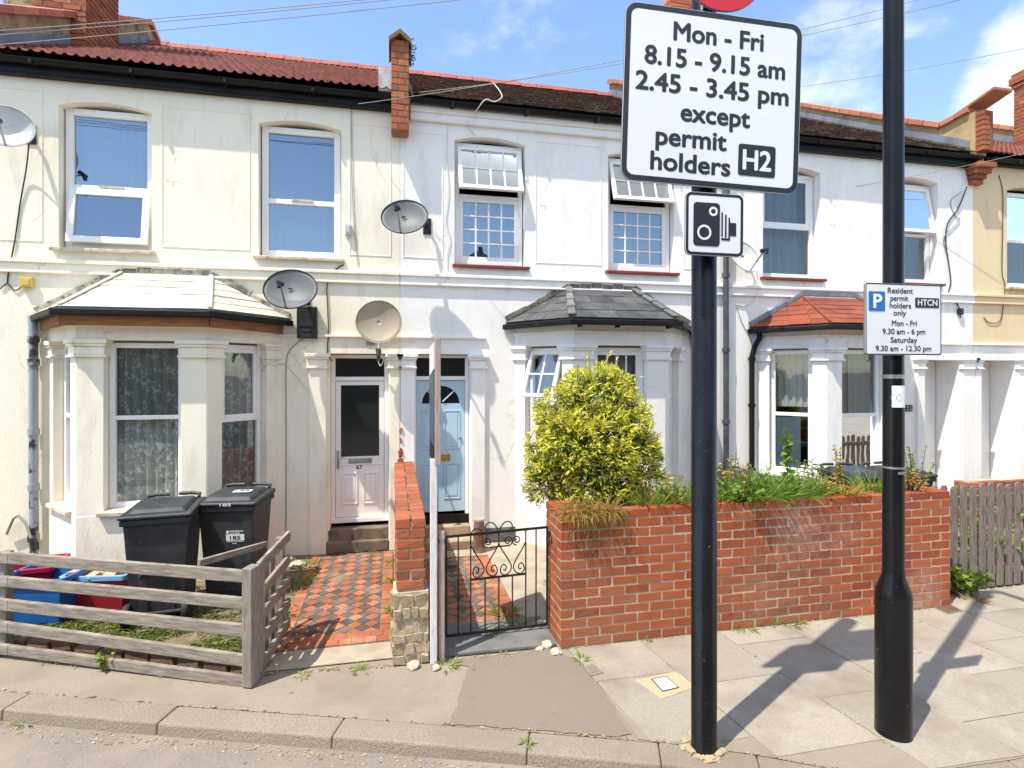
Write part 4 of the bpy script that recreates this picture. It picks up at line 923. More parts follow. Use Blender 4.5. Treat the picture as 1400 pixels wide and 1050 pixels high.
def chimney(h, u0, u1, v0, v1, zb, zt_, render_side=None, cap=True):
    mb = MB(); n = int((zt_ - zb) / .0774)
    bricks_run(mb, face_matrix((u0, v0), (u1, v0)), u1 - u0, zb, n, dep=.1, rough=.006)
    bricks_run(mb, face_matrix((u1, v0 + .105), (u1, v1)), v1 - v0 - .105, zb, n, dep=.1, rough=.006)
    bricks_run(mb, face_matrix((u0, v1), (u0, v0 + .105)), v1 - v0 - .105, zb, n, dep=.1, rough=.006)
    if cap:
        for k, pr in enumerate((.03, .06, .06, .03)):
            z = zt_ + k * .0774; mb.box(u0 - pr, u1 + pr, v0 - pr, v1 + pr, z, z + .07, j=.006)
    o = obj('chimney', mb, brick2, h, bevel=.005)
    mb = MB(); mb.box(u0 + .01, u1 - .01, v0 + .01, v1 - .01, zb, zt_); obj('chimney_core', mb, mortar_dark, o); return o
ch = chimney(h1, -4.58, -3.98, 8.35, 9.25, 6.2, 9.6)
mb = MB(); mb.box(-4.9, -4.585, 8.40, 9.2, 6.2, 9.5); obj('rendered_flue', mb, buff_brick, ch)
chimney(h3, 4.95, 5.3, 9.2, 10.0, 6.7, 8.72)
mb = MB(); mb.lathe([(.13, 0), (.12, .1), (.10, .32), (.12, .34), (.12, .38)], (5.12, 9.6, 9.0), 16); obj('chimney_pot', mb, coping_tile, h3, smooth=True)
chimney(h4, 13.0, 13.8, 8.4, 9.3, 6.0, 8.25)
# far parapet seen past the right gable
mb = MB(); mb.hexa([(9.9, 7.7, 6.2), (10.6, 7.7, 6.2), (10.6, 7.7, 6.62), (9.9, 7.7, 6.62)], [(9.9, 7.95, 6.2), (10.6, 7.95, 6.2), (10.6, 7.95, 6.62), (9.9, 7.95, 6.62)])

# ------------------------------------------------------------------ satellite dishes, boxes and cables
def dish(px, py, out, rx, ry, nrm, m, label, lnb_dark=True, roll=0.0, wall=None):
    p = V(px, py, VF - out); t = thing('satellite_dish', (p.x, VF, p.z), label, 'satellite dish', 'satellite dishes on the terrace')
    n = Vector(nrm).normalized(); q = n.to_track_quat('Z', 'Y').to_matrix()
    if roll: q = q @ Matrix.Rotation(roll, 3, 'Z')
    mb = MB(); rings = 7; seg = 36; vs = []
    for k in range(rings + 1):
        r = k / rings
        for i in range(seg): a = 2 * PI * i / seg; vs.append(p + q @ Vector((rx * r * math.cos(a), ry * r * math.sin(a), .22 * rx * (r * r - 1))))
    fs = [(k * seg + i, k * seg + (i + 1) % seg, (k + 1) * seg + (i + 1) % seg, (k + 1) * seg + i) for k in range(rings) for i in range(seg)]
    mb.add(vs, fs); o = obj('reflector', mb, m, t, smooth=True); s = o.modifiers.new('thickness', 'SOLIDIFY'); s.thickness = .008
    mb = MB(); mb.tube([p + q @ Vector((rx * math.cos(2 * PI * i / seg), ry * math.sin(2 * PI * i / seg), .002)) for i in range(seg)], .006, 6, closed=True); obj('rim', mb, m if m is not dish_grey else black_plastic, o, smooth=True)
    mb = MB(); base = p + q @ Vector((0, -ry * .96, -.02)); tip = p + q @ Vector((0, -ry * .45, .30)) if lnb_dark else p + q @ Vector((0, -ry * 1.55, .16))
    mb.tube([base, tip], .011, 8); obj('feed_arm', mb, steel, t)
    mb = MB(); ax = (p + q @ Vector((0, 0, 0)) - tip).normalized(); mb.tube([tip - ax * .05, tip + ax * .05], [.022, .03], 10); mb.tube([tip + Vector((0, 0, .01)), tip - ax * .04 - Vector((0, 0, .05))], .02, 8); obj('receiver', mb, black_plastic, t, smooth=True)
    mb = MB(); bk = p + q @ Vector((0, 0, -.22 * rx - .01)); wl = Vector(wall or (p.x + .14, VF, p.z - .12))
    mb.tube([bk, bk + q @ Vector((0, 0, -.06)), (wl.x, VF - .08, wl.z + .03), (wl.x, VF - .005, wl.z)], .019, 8); mb.box(wl.x - .05, wl.x + .05, VF - .012, VF - .001, wl.z - .1, wl.z + .1); mb.box(bk.x - .045, bk.x + .045, bk.y + .005, bk.y + .07, bk.z - .05, bk.z + .05); obj('bracket', mb, black_plastic if m is not dish_tan else steel, t)
    return t
dish(8, 172, .34, .235, .215, (.35, -1, .12), dish_white, 'pale white satellite dish at the left edge of the picture beside the open upstairs window', wall=(-3.86, VF, 4.78))
dish(397, 395, .42, .295, .25, (-.12, -1, .42), dish_grey, 'grey mesh satellite dish above the small black cable box', roll=-.10, wall=(-1.02, VF, 3.1))
dish(553, 296, .42, .275, .235, (-.25, -1, .42), dish_grey, 'grey satellite dish mounted between the two upper floors windows right of the brick kneeler', roll=-.12, wall=(.42, VF, 4.02))
dish(518, 440, .30, .262, .255, (.0, -1, .10), dish_tan, 'round tan satellite dish hanging over the white front door', lnb_dark=False, wall=(-.27, VF, 2.62))
dish(1018, 350, .30, .27, .25, (.25, -1, .45), dish_white, 'pale grey satellite dish partly behind the camera sign', wall=(4.95, VF, 3.75))
c = V(420, 441, VF - .05); t = thing('cable_box', (c.x, VF, c.z), 'black plastic cable box on the cream wall under a grey dish', 'junction box')
mb = MB(); mb.box(c.x - .115, c.x + .115, VF - .09, VF - .001, c.z - .19, c.z + .19); obj('casing', mb, black_plastic, t, bevel=.015)
mb = MB(); mb.box(c.x - .085, c.x + .085, VF - .097, VF - .09, c.z - .05, c.z + .15); mb.box(c.x - .05, c.x + .04, VF - .103, VF - .097, c.z - .12, c.z - .08); mb.box(c.x - .06, c.x + .06, VF - .099, VF - .09, c.z - .18, c.z - .135); obj('cover', mb, mat('scuffed_black_plastic', (.02, .02, .022), .5, col2=(.16, .16, .16), nscale=40, ramp=(.62, .7)), t, bevel=.006)
def small_box(name, px, py, w_, h_, d, m, label, cat):
    c = V(px, py, VF - d / 2); t = thing(name, (c.x, VF, c.z), label, cat)
    mb = MB(); mb.box(c.x - w_ / 2, c.x + w_ / 2, VF - d, VF - .001, c.z - h_ / 2, c.z + h_ / 2); obj('casing', mb, m, t, bevel=.006)
    mb = MB(); mb.box(c.x - w_ * .3, c.x + w_ * .3, VF - d - .006, VF - d, c.z - h_ * .3, c.z + h_ * .3); mb.tube([(c.x, VF - d / 2, c.z - h_ / 2), (c.x, VF - d / 2, c.z - h_ / 2 - .05)], .008, 6); obj('cover', mb, m, t, bevel=.002); return t
small_box('junction_box', 37, 386, .12, .11, .05, mat('yellowed_plastic', (.62, .45, .10), .5), 'small yellowed junction box on the cream wall left of the bay', 'junction box')
small_box('junction_box', 476, 314, .075, .13, .05, dish_white, 'small pale grey wall box beside the closed upstairs window', 'junction box')
small_box('junction_box', 1313, 426, .08, .10, .05, black_plastic, 'small black cable box on the white wall right of the parking sign', 'junction box')
# number plaque by the right porch
c = V(1242, 558, VF); t = thing('number_plaque', (c.x, VF, c.z), 'small black plaque with four white numerals on the white wall', 'plaque')
mb = MB(); mb.box(c.x - .065, c.x + .065, VF - .012, VF - .001, c.z - .05, c.z + .05); obj('plaque_plate', mb, black_plastic, t, bevel=.003)
Sp = Matrix(((1, 0, 0, c.x), (0, 0, -1, VF - .012), (0, 1, 0, c.z), (0, 0, 0, 1)))
for (x, y, ch_) in ((-.028, .008, '5'), (.028, .008, '7'), (-.028, -.034, '5'), (.028, -.034, '8')): lettering(t, Sp, ch_, x - .012, x + .012, y, .026, white_plain, .002)
def cable(pts, r, m, label, name='cable', smooth=True):
    P = [Vector(p) for p in pts]; R = []
    for i in range(len(P) - 1):                            # Catmull-Rom
        p0, p1, p2, p3 = P[max(i - 1, 0)], P[i], P[i + 1], P[min(i + 2, len(P) - 1)]
        for k in range(6):
            t = k / 6; R.append(.5 * ((2 * p1) + (p2 - p0) * t + (2 * p0 - 5 * p1 + 4 * p2 - p3) * t * t + (3 * p1 - p0 - 3 * p2 + p3) * t ** 3))
    R.append(P[-1]); mb = MB(); mb.tube(R, r, 6); return tag(obj(name, mb, m, smooth=True), label, 'cable')
wv = lambda px, py, o=.012: V(px, py, VF - o)
blk = mat('black_cable_sheath', (.02, .02, .022), .6); wht = mat('white_cable_sheath', (.70, .69, .66), .6); gry = mat('grey_cable_sheath', (.30, .29, .27), .6)
cable([V(40, 192, 6.75), wv(36, 230, .05), wv(28, 275), wv(20, 330), wv(12, 370), wv(10, 388)], .007, blk, 'black cable hanging down the cream wall below the leftmost dish')
cable([wv(0, 395), wv(10, 388), wv(20, 397), wv(30, 392), wv(36, 388, .04)], .006, blk, 'short black cable looping along the wall into the yellowed box')
cable([wv(470, 362), wv(462, 366), wv(452, 378), wv(447, 392), wv(448, 420), wv(449, 452), wv(448, 482), wv(454, 494)], .007, blk, 'black cable curving from the upstairs sill down past the cream wall to the white door')
cable([wv(420, 460, .05), wv(405, 470), wv(392, 490), wv(391, 560), wv(391, 700), wv(390, 738)], .006, gry, 'thin grey cable running straight down the cream wall beside the bay')
cable([wv(520, 478, .2), wv(524, 492, .15), wv(520, 500, .12), wv(517, 492, .12), wv(518, 480, .2)], .006, wht, 'short white cable looped below the tan dish')
cable([wv(480, 148), wv(481, 200), wv(481, 240), wv(483, 290), wv(487, 340), wv(490, 365)], .005, gry, 'thin grey cable following the wall right of the closed upstairs window')
cable([wv(612, 170), wv(611, 215), wv(613, 262), wv(609, 300), wv(615, 325), wv(611, 350), wv(611, 370)], .005, wht, 'thin white cable wandering down the white wall left of the small paned window')
cable([V(674, 113, 7.6), V(683, 124, 7.2), V(686, 133, 6.8), V(676, 139, 6.78), V(664, 136, 6.76), V(652, 150, 6.85), wv(645, 160), wv(640, 172), wv(650, 185)], .006, wht, 'white cable trailing over the gutter above the small paned window')
cable([wv(1035, 372, .05), wv(1036, 395), wv(1029, 412), wv(1018, 418), wv(1006, 416)], .006, wht, 'white cable curling under the pale dish beside the camera sign')
cable([wv(1008, 420), wv(1014, 440), wv(1024, 458), wv(1028, 470)], .005, gry, 'thin grey cable sagging towards the red tiled bay')
cable([V(1322, 255, 6.95), wv(1310, 285), wv(1296, 305), wv(1293, 330), wv(1297, 360), wv(1300, 385), wv(1297, 402), wv(1306, 412), wv(1312, 422, .04)], .009, blk, 'black cables bundled down the white wall right of the lamp column')
cable([V(1315, 262, 6.95), wv(1300, 275), wv(1306, 295), wv(1312, 300), wv(1302, 312), wv(1290, 325), wv(1294, 345)], .006, gry, 'tangled grey cable high on the white wall near the yellow house')
cable([wv(1366, 240), wv(1371, 262), wv(1371, 300), wv(1370, 370), wv(1374, 390), wv(1371, 425), wv(1366, 440), wv(1352, 441), wv(1345, 434)], .006, blk, 'black cable hooked down the yellow wall')
cable([wv(340, 428, .4), wv(352, 470, .3), wv(360, 490, .2), wv(376, 500, .05), wv(392, 500), wv(430, 545)], .005, wht, 'white cable drooping from the pale bay roof gutter')
# overhead service wires
def wire(a, b, sag, label, r=.0036):
    a, b = Vector(a), Vector(b); n = 16; mb = MB(); mb.tube([a.lerp(b, i / n) - Vector((0, 0, sag * 4 * (i / n) * (1 - i / n))) for i in range(n + 1)], r, 5)
    return tag(obj('overhead_wire', mb, gry, smooth=True), label, 'wire', 'overhead wires')
wire(V(-60, 46, 6.2), V(1000, -56, 4.6), .05, 'uppermost of the overhead wires crossing the left chimney')
wire(V(-60, 52, 6.2), V(1000, -54, 4.7), .05, 'second overhead wire down crossing the left chimney')
wire(V(-60, 66, 6.4), V(1000, -44, 4.6), .04, 'lowest overhead wire crossing in front of the left red roof')
wire(V(490, 142, 6.8), V(900, 72, 5.0), .03, 'overhead wire running from the gutter by the brick kneeler towards the large sign')
wire(V(555, 128, 6.9), V(900, 78, 5.2), .03, 'overhead wire just right of the brick kneeler behind the large sign')
wire(V(1090, 42, 5.5), V(1430, -50, 4.5), .02, 'higher of the pair of overhead wires right of the large sign')
wire(V(1090, 50, 5.6), V(1430, -30, 4.5), .02, 'lower of the pair of overhead wires right of the large sign')
wire(V(1090, 119, 6.2), V(1430, 60, 4.5), .03, 'lone overhead wire above the terracotta coping at right')
wire(V(1170, 255, 7.0), V(1420, 205, 6.4), .02, 'overhead wire meeting the wall under the black gutter at right')
c = V(8, 22, 7.4); mb = MB(); mb.tube([V(8, 30, 7.6), V(6, 0, 7.55), V(4, -40, 7.5)], .022, 8); mb.tube([V(2, 32, 7.6), V(14, 26, 7.6)], .012, 6); tag(obj('aerial_mast', mb, steel, smooth=True), 'grey metal aerial mast on the coping at the top left corner', 'mast')
cable([V(9, 24, 7.55), V(17, 38, 7.5), V(20, 52, 7.4), V(15, 62, 7.3), V(0, 65, 7.2)], .010, wht, 'white cable looping beside the aerial mast')
# weed growing from the brick kneeler
c = V(562, 92, 6.95); lv, st = leafy_mb(c, 7, .34, .10, .05, .35); t = thing('rooftop_weed', c, 'spindly grey green weed growing out beside the brick kneeler on the roof', 'weed')
obj('leaves', lv, mat('grey_green_leaves', (.24, .27, .22), .7, islandcols=((.2, .24, .17), (.3, .33, .3))), t); obj('stems', st, stem_mat, t)

# ------------------------------------------------------------------ front brick planter wall
W0, W1, WV = 1.30, 5.12, 4.20; NC = 14; HC = .0774; WH = NC * HC; WD = .42
t = thing('brick_garden_wall', (W0, WV + .12, 0), 'low orange red brick planter wall along the pavement topped with plants', 'wall')
mb = MB()
bricks_run(mb, face_matrix((W0, WV), (W1, WV)), W1 - W0, 0, NC, half_first=False, gap=.0125, rough=.002)
bricks_run(mb, face_matrix((W0, WV + WD), (W0, WV + .105)), WD - .105, 0, NC, L=.21, half_first=True)
bricks_run(mb, face_matrix((W1, WV + .105), (W1, WV + WD)), WD - .105, 0, NC, L=.21, half_first=True)
bricks_run(mb, face_matrix((W1 - .105, WV + WD), (W0 + .105, WV + WD)), W1 - W0 - .21, 0, NC)
bw = obj('brickwork', mb, brick, t, bevel=.0035)
mb = MB(); mb.box(W0 + .004, W1 - .004, WV + .004, WV + WD - .004, 0, WH - .045); obj('mortar', mb, mortar, t)
mb = MB(); n = 40; vs = []; 
for i in range(n + 1):
    for k in range(5): vs.append((W0 + .1 + (W1 - W0 - .2) * i / n, WV + .1 + (WD - .2) * k / 4, WH - .03 + rnd.uniform(-.012, .02)))
mb.add(vs, [(i * 5 + k, (i + 1) * 5 + k, (i + 1) * 5 + k + 1, i * 5 + k + 1) for i in range(n) for k in range(4)]); obj('soil', mb, soil, t, smooth=True)
# dividing wall between the two paths
t = thing('brick_dividing_wall', (.13, 5.4, 0), 'narrow brick wall between the tiled paths with a rubble stone front end', 'wall')
mb = MB(); v0, v1 = 4.235, 6.96; zb = .55; n = 6; u0, u1 = .025, .24
bricks_run(mb, face_matrix((u0, v0), (u1, v0)), u1 - u0, zb, n, L=.205, half_first=False, rough=.004)
zt_ = zb + n * HC
bricks_run(mb, face_matrix((u0, v1), (u0, v0 + .1)), v1 - v0 - .1, 0.0, 13, dep=.1, rough=.004)
bricks_run(mb, face_matrix((u1, v0 + .1), (u1, v1)), v1 - v0 - .1, 0.0, 13, dep=.1, rough=.004)
v = v0
while v < v1 - .05:
    for (a, b) in ((u0 - .004, (u0 + u1) / 2 - .004), ((u0 + u1) / 2 + .004, u1 + .004)): mb.box(a, b, v, min(v + .108, v1) - .008, zt_ + .002, zt_ + .072 + rnd.uniform(-.004, .004), j=.004)
    v += .108
obj('brickwork', mb, brick2, t, bevel=.006)
mb = MB(); mb.box(u0 + .01, u1 - .01, v0 + .01, v1, 0, zt_ + .05); obj('mortar', mb, mortar, t)
mb = MB(); z = 0
while z < zb - .03:
    hh = min(rnd.uniform(.06, .11), zb - z); x = u0 - .03; 
    while x < u1 + .02:
        w_ = rnd.uniform(.06, .13); x1 = min(x + w_, u1 + .03); mb.box(x + .006, x1 - .006, v0 - .02 + rnd.uniform(-.015, .01), v0 + .25, z + .005, z + hh - .005, j=.009); x = x1
    z += hh
for q in range(14): 
    z = rnd.uniform(.03, .5); v = v0 + rnd.uniform(.05, .28); s = rnd.uniform(.03, .05); mb.box(u0 - .035, u0 + .05, v - s, v + s, z - s, z + s, j=.012); mb.box(u1 - .05, u1 + .03, v - s, v + s, z - s, z + s, j=.012)
rp = obj('rubble_pier', mb, rubble, t, bevel=.018, seg=4, smooth=True)
mb = MB(); mb.box(u0 - .022, u1 + .022, v0 - .012, v0 + .24, 0, zb - .01); obj('pier_mortar', mb, mortar, t)
# old brick wall at the right
t = thing('old_brick_wall', (7.6, 6.2, 0), 'short weathered brick wall behind the picket fence at the right', 'wall')
a = V(1325, 655, 6.3); 
mb = MB(); nC = int(a.z / HC); bricks_run(mb, face_matrix((a.x, 6.3), (a.x + 2.2, 6.3)), 2.2, 0, nC, rough=.005); bricks_run(mb, face_matrix((a.x, 6.52), (a.x, 6.405)), .115, 0, nC, rough=.005)
obj('brickwork', mb, brick2, t, bevel=.006); mb = MB(); mb.box(a.x + .01, a.x + 2.19, 6.31, 6.52, 0, nC * HC - .01); obj('mortar', mb, mortar, t)

# ------------------------------------------------------------------ timber fence of the cream house
t = thing('timber_fence', (-2.0, 4.6, 0), 'low weathered grey timber rail fence enclosing the bins', 'fence')
Pc = Vector((-.993, 4.194, 0)); Pl = Vector((-4.6, 5.70, 0)); fd = (Pl - Pc).normalized(); nf = Vector((-fd.y, fd.x, 0)); nf = nf if nf.y < 0 else -nf
zr = [(.765, .77, .085), (.575, .585, .08), (.385, .418, .085), (.175, .237, .082), (.03, .065, .075)]
mb = MB()
for zc, zl, hh in zr:
    a = Pc + nf * .02 + Vector((0, 0, zc)); b = Pl + nf * .02 + Vector((0, 0, zl + (zl - zc) * .7)); m2 = a.lerp(b, .52) + Vector((0, 0, rnd.uniform(-.008, .008)))
    o_ = MB(); o_.beam(a, m2, .035, hh); o_.beam(m2, b, .035, hh); obj('rail', o_, fence_wood, t, bevel=.006)
for s_, wd, zt_ in ((.0, .075, .83), (2.14, .07, .80), (3.2, .07, .8)):
    p = Pc + fd * s_ - nf * .035 if s_ else Pc - fd * .02 - nf * .0; o_ = MB(); o_.beam(p, p + Vector((0, 0, zt_)), wd, wd + (.03 if s_ == 0 else 0), up=nf); obj('post', o_, post_wood, t, bevel=.007)
    if s_ == 0: o_ = MB(); q = p - nf * .09; o_.beam(q, q + Vector((0, 0, .78)), .05, .07, up=nf); obj('post', o_, post_wood, t, bevel=.006)
Q = Vector((-.905, 4.84, 0)); sd = (Q - Pc).normalized(); ns = Vector((sd.y, -sd.x, 0))
for k, (zc, zl) in enumerate(((.80, .835), (.60, .64), (.43, .46), (.25, .28), (.07, .12))):
    o_ = MB(); o_.beam(Pc + ns * .05 + sd * .04 + Vector((0, 0, zc)), Q + sd * .06 + ns * .05 + Vector((0, 0, zl)), .03, .08); obj('rail', o_, fence_wood, t, bevel=.006)
o_ = MB(); o_.beam(Q, Q + Vector((0, 0, .84)), .06, .06, up=ns); obj('post', o_, post_wood, t, bevel=.006)
for k in range(3):
    o_ = MB(); q = Pc.lerp(Q, .35 + .22 * k) - ns * .02; o_.beam(q, q + Vector((0, 0, .74)), .08, .022, up=ns); obj('board', o_, post_wood, t, bevel=.004)
a = D(272, 770, 4.05); b = D(364, 744, 4.62); mb = MB(); mb.beam(a, b, .03, .05); tag(obj('loose_batten', mb, fence_wood, bevel=.004), 'loose timber batten slanting behind the fence corner in front of the right bin', 'batten')
# brick edging inside the fence
t = thing('brick_edging', (-2.0, 4.85, 0), 'low row of old dark bricks edging the garden behind the timber fence', 'edging')
mb = MB(); s_ = .12
while s_ < 3.3:
    p = Pc + fd * s_ - nf * .14; R = Matrix.Rotation(math.atan2(fd.y, fd.x) + rnd.uniform(-.1, .1), 3, 'Z'); mb.box(p.x - .1, p.x + .1, p.y - .05, p.y + .05, -.01, rnd.uniform(.07, .11), j=.008, R=R); s_ += .225
obj('bricks', mb, mat('sooty_brick', (.2, .09, .05), .9, islandcols=((.16, .09, .06), (.24, .12, .07), (.13, .10, .07)), bump=.5), t, bevel=.01)

# ------------------------------------------------------------------ bins and boxes
def wheelie_bin(loc, rz, label, wheels_front, mark):
    t = thing('wheelie_bin', loc, label, 'wheelie bin', 'charcoal wheelie bins', rz)
    w0, w1, d0, d1, hb = .205, .25, .20, .27, .93
    mb = MB(); mb.hexa([(-w0, -d0, .06), (w0, -d0, .06), (w0, d0, .06), (-w0, d0, .06)], [(-w1, -d1, hb), (w1, -d1, hb), (w1, d1, hb), (-w1, d1, hb)])
    mb.box(-w1 - .02, w1 + .02, -d1 - .02, d1 + .02, hb - .05, hb)
    for s in (-1, 1): mb.hexa([(s * .10 - .035, -d0 - .012, .08), (s * .10 + .035, -d0 - .012, .08), (s * .10 + .035, -d0 + .01, .08), (s * .10 - .035, -d0 + .01, .08)], [(s * .12 - .035, -d1 + .02, .72), (s * .12 + .035, -d1 + .02, .72), (s * .12 + .035, -d1 + .05, .72), (s * .12 - .035, -d1 + .05, .72)])
    obj('body', mb, bin_plastic, t, bevel=.022, local=True, seg=3)
    mb = MB(); z = hb + .004
    mb.hexa([(-w1 - .03, -d1 - .035, z), (w1 + .03, -d1 - .035, z), (w1 + .03, d1 + .03, z), (-w1 - .03, d1 + .03, z)], [(-w1 - .03, -d1 - .035, z + .035), (w1 + .03, -d1 - .035, z + .035), (w1 + .03, d1 + .03, z + .05), (-w1 - .03, d1 + .03, z + .05)])
    mb.hexa([(-w1 + .02, -d1 + .03, z + .035), (w1 - .02, -d1 + .03, z + .035), (w1 - .02, d1 - .02, z + .045), (-w1 + .02, d1 - .02, z + .045)], [(-w1 + .06, -d1 + .08, z + .075), (w1 - .06, -d1 + .08, z + .075), (w1 - .06, d1 - .06, z + .085), (-w1 + .06, d1 - .06, z + .085)])
    lid = obj('lid', mb, bin_plastic, t, bevel=.016, local=True, seg=3)
    mb = MB(); yb = d1 + .05 if not wheels_front else d1 + .05
    for s in (-1, 1): mb.tube([(s * (w1 - .03), d1 + .0, z + .05), (s * (w1 - .03), d1 + .045, z + .075), (s * (w1 - .09), d1 + .06, z + .085), (s * .04, d1 + .06, z + .085)], .017, 8)
    obj('handle', mb, bin_plastic, t, local=True, smooth=True)
    ys = -d0 - .03 if wheels_front else d0 + .04
    for s in (-1, 1):
        mb = MB(); Ry = Matrix.Rotation(PI / 2, 3, 'Y'); mb.lathe([(.04, -.025), (.095, -.025), (.10, -.015), (.10, .015), (.095, .025), (.04, .025)], (s * (w0 - .01 + .03), ys, .10), 22, Ry); wh = obj('wheel', mb, rubber, t, local=True, smooth=True)
        mb = MB(); mb.lathe([(.02, -.03), (.055, -.028), (.055, .028), (.02, .03)], (s * (w0 + .02), ys, .10), 16, Ry); obj('hub', mb, bin_plastic, wh, local=True, smooth=True)
    mb = MB(); mb.tube([(-w0, ys, .10), (w0, ys, .10)], .014, 8); mb.tube([(-.14, -d0 - .02, .42), (-.10, -d0 - .045, .45), (.10, -d0 - .045, .45), (.14, -d0 - .02, .42)] if wheels_front else [(-.1, -d0 - .0, .12), (.1, -d0 - .0, .12)], .012, 8); obj('axle', mb, bin_plastic, t, local=True)
    if mark:
        bk = (d1 - d0) / (hb - .06); S = Matrix.Translation((0, 0, 0)) @ Matrix(((1, 0, 0, 0), (0, bk * -1, -1, -d0 - .004), (0, 1, -bk, .06), (0, 0, 0, 1)))
        S = org(t) @ S
        mk = plate(S, rrect(-.005, .16, .54, .60, .004, 2), .001, .003); obj('address_label', mk, white_plain, t)
        lettering(t, S, '185', .03, .125, .552, .036, sign_black, .0045, bold=.02)
        ln = MB(S)
        for (x0, x1, y, hh) in ((.03, .15, .625, .012), (.03, .12, .607, .009), (.0, .155, .527, .006), (.05, .09, .508, .008)):
            x = x0
            while x < x1: w_ = rnd.uniform(.006, .016); ln.add([(x, y, .002), (min(x + w_, x1), y, .002), (min(x + w_, x1), y + hh, .002), (x, y + hh, .002)], [(0, 1, 2, 3)]); x += w_ + .004
        ln.add([(-.002, .61, .002), (.022, .61, .002), (.022, .63, .002), (.010, .642, .002), (-.002, .63, .002)], [(0, 1, 2, 3, 4)]); obj('printed_emblem', ln, white_plain, t)
        S2 = org(t) @ Matrix(((1, 0, 0, 0), (0, 0, -1, -d1 - .037), (0, 1, 0, z + .006), (0, 0, 0, 1)))
        lettering(t, S2, '185', -.04, .06, 0, .024, white_plain, .002)
        S3 = org(t) @ Matrix(((1, 0, 0, 0), (0, 1, 0, 0), (0, 0, 1, z + .088), (0, 0, 0, 1)))
        mk = MB(S3); mk.add([(-.02, -.08, .0), (.15, -.08, .0), (.15, .02, .003), (-.02, .02, .003)], [(0, 1, 2, 3)]); obj('lid_label', mk, white_plain, lid)
        lettering(lid, S3, '185', .0, .13, -.06, .055, bin_plastic, .006, bold=.02)
    return t
wheelie_bin((-2.03, 5.58, 0), math.radians(6), 'plain charcoal wheelie bin nearest the boxes with wheels towards the pavement', True, False)
wheelie_bin((-1.51, 5.92, 0), math.radians(-6), 'charcoal wheelie bin with a white address label, right of the plain one', False, True)
def crate(loc, rz, m, label, contents=None, rim=None, sx=.30, sy=.21, h=.30):
    t = thing('recycling_box', loc, label, 'recycling box', 'recycling boxes in the garden', rz)
    mb = MB(); e = .02; a, b = sx * .86, sy * .84; z0 = .015
    for (P, Q) in (((-a, -b), (a, -b)), ((a, -b), (a, b)), ((a, b), (-a, b)), ((-a, b), (-a, -b))):
        k = sx / a; kk = sy / b; s = .94
        lo = [(P[0], P[1], z0), (Q[0], Q[1], z0), (Q[0] * s, Q[1] * s, z0), (P[0] * s, P[1] * s, z0)]; hi = [(P[0] * k, P[1] * kk, h), (Q[0] * k, Q[1] * kk, h), (Q[0] * k * s, Q[1] * kk * s, h), (P[0] * k * s, P[1] * kk * s, h)]; mb.hexa(lo, hi)
    mb.box(-a, a, -b, b, z0, z0 + .02); obj('body', mb, m, t, bevel=.006, local=True)
    mb = MB(); r = rrect(-sx - .02, sx + .02, -sy - .02, sy + .02, .04, 4); ri = rrect(-sx + .012, sx - .012, -sy + .012, sy - .012, .03, 4); n = len(r)
    mb.add([(x, y, zz) for zz in (h - .03, h + .012) for x, y in r] + [(x, y, h + .012) for x, y in ri] + [(x, y, h - .03) for x, y in ri], [(i, (i + 1) % n, n + (i + 1) % n, n + i) for i in range(n)] + [(n + i, n + (i + 1) % n, 2 * n + (i + 1) % n, 2 * n + i) for i in range(n)] + [(2 * n + i, 2 * n + (i + 1) % n, 3 * n + (i + 1) % n, 3 * n + i) for i in range(n)])
    obj('rim', mb, rim or m, t, bevel=.006, local=True)
    mb = MB()
    for s in (-1, 1): mb.tube([(s * (sx - .01), -.07, h - .05), (s * (sx + .018), -.06, h - .06), (s * (sx + .018), .06, h - .06), (s * (sx - .01), .07, h - .05)], .009, 6)
    obj('handle', mb, m, t, local=True)
    if contents:
        mb = MB()
        for i in range(9): x, y = rnd.uniform(-sx * .7, sx * .7), rnd.uniform(-sy * .7, sy * .7); mb.box(x - .07, x + .07, y - .05, y + .05, h - .06, h + rnd.uniform(-.01, .03), j=.02, R=Matrix.Rotation(rnd.uniform(0, 3), 3, 'Z') @ Matrix.Rotation(rnd.uniform(-.5, .5), 3, 'X'))
        obj('cardboard_contents', mb, card, t, local=True)
    return t
crate((-2.60, 5.82, 0), math.radians(-8), red_plastic, 'red plastic recycling box with cardboard inside, next to the plain bin', True, pale_blue_plastic, .27, .2, .36)
crate((-3.03, 5.72, 0), math.radians(-12), blue_plastic, 'blue plastic recycling box between two red ones', None, None, .28, .2, .40)
crate((-3.36, 6.0, 0), math.radians(8), red_plastic, 'empty red recycling box half hidden behind the blue one', None, None, .27, .2, .40)
# bins behind the planter wall
def lid_bin(loc, rz, label, m=bin_plastic):
    t = wheelie_bin(loc, rz, label, False, False); return t
lid_bin((4.02, 5.75, 0), .15, 'dark wheelie bin whose lid shows above the planter just right of the sign post')
lid_bin((5.50, 5.70, 0), -.1, 'dark wheelie bin whose lid shows under the frosted bay window')
lid_bin((6.08, 5.66, 0), .1, 'dark wheelie bin whose lid shows left of the lamp column below the curtained window')

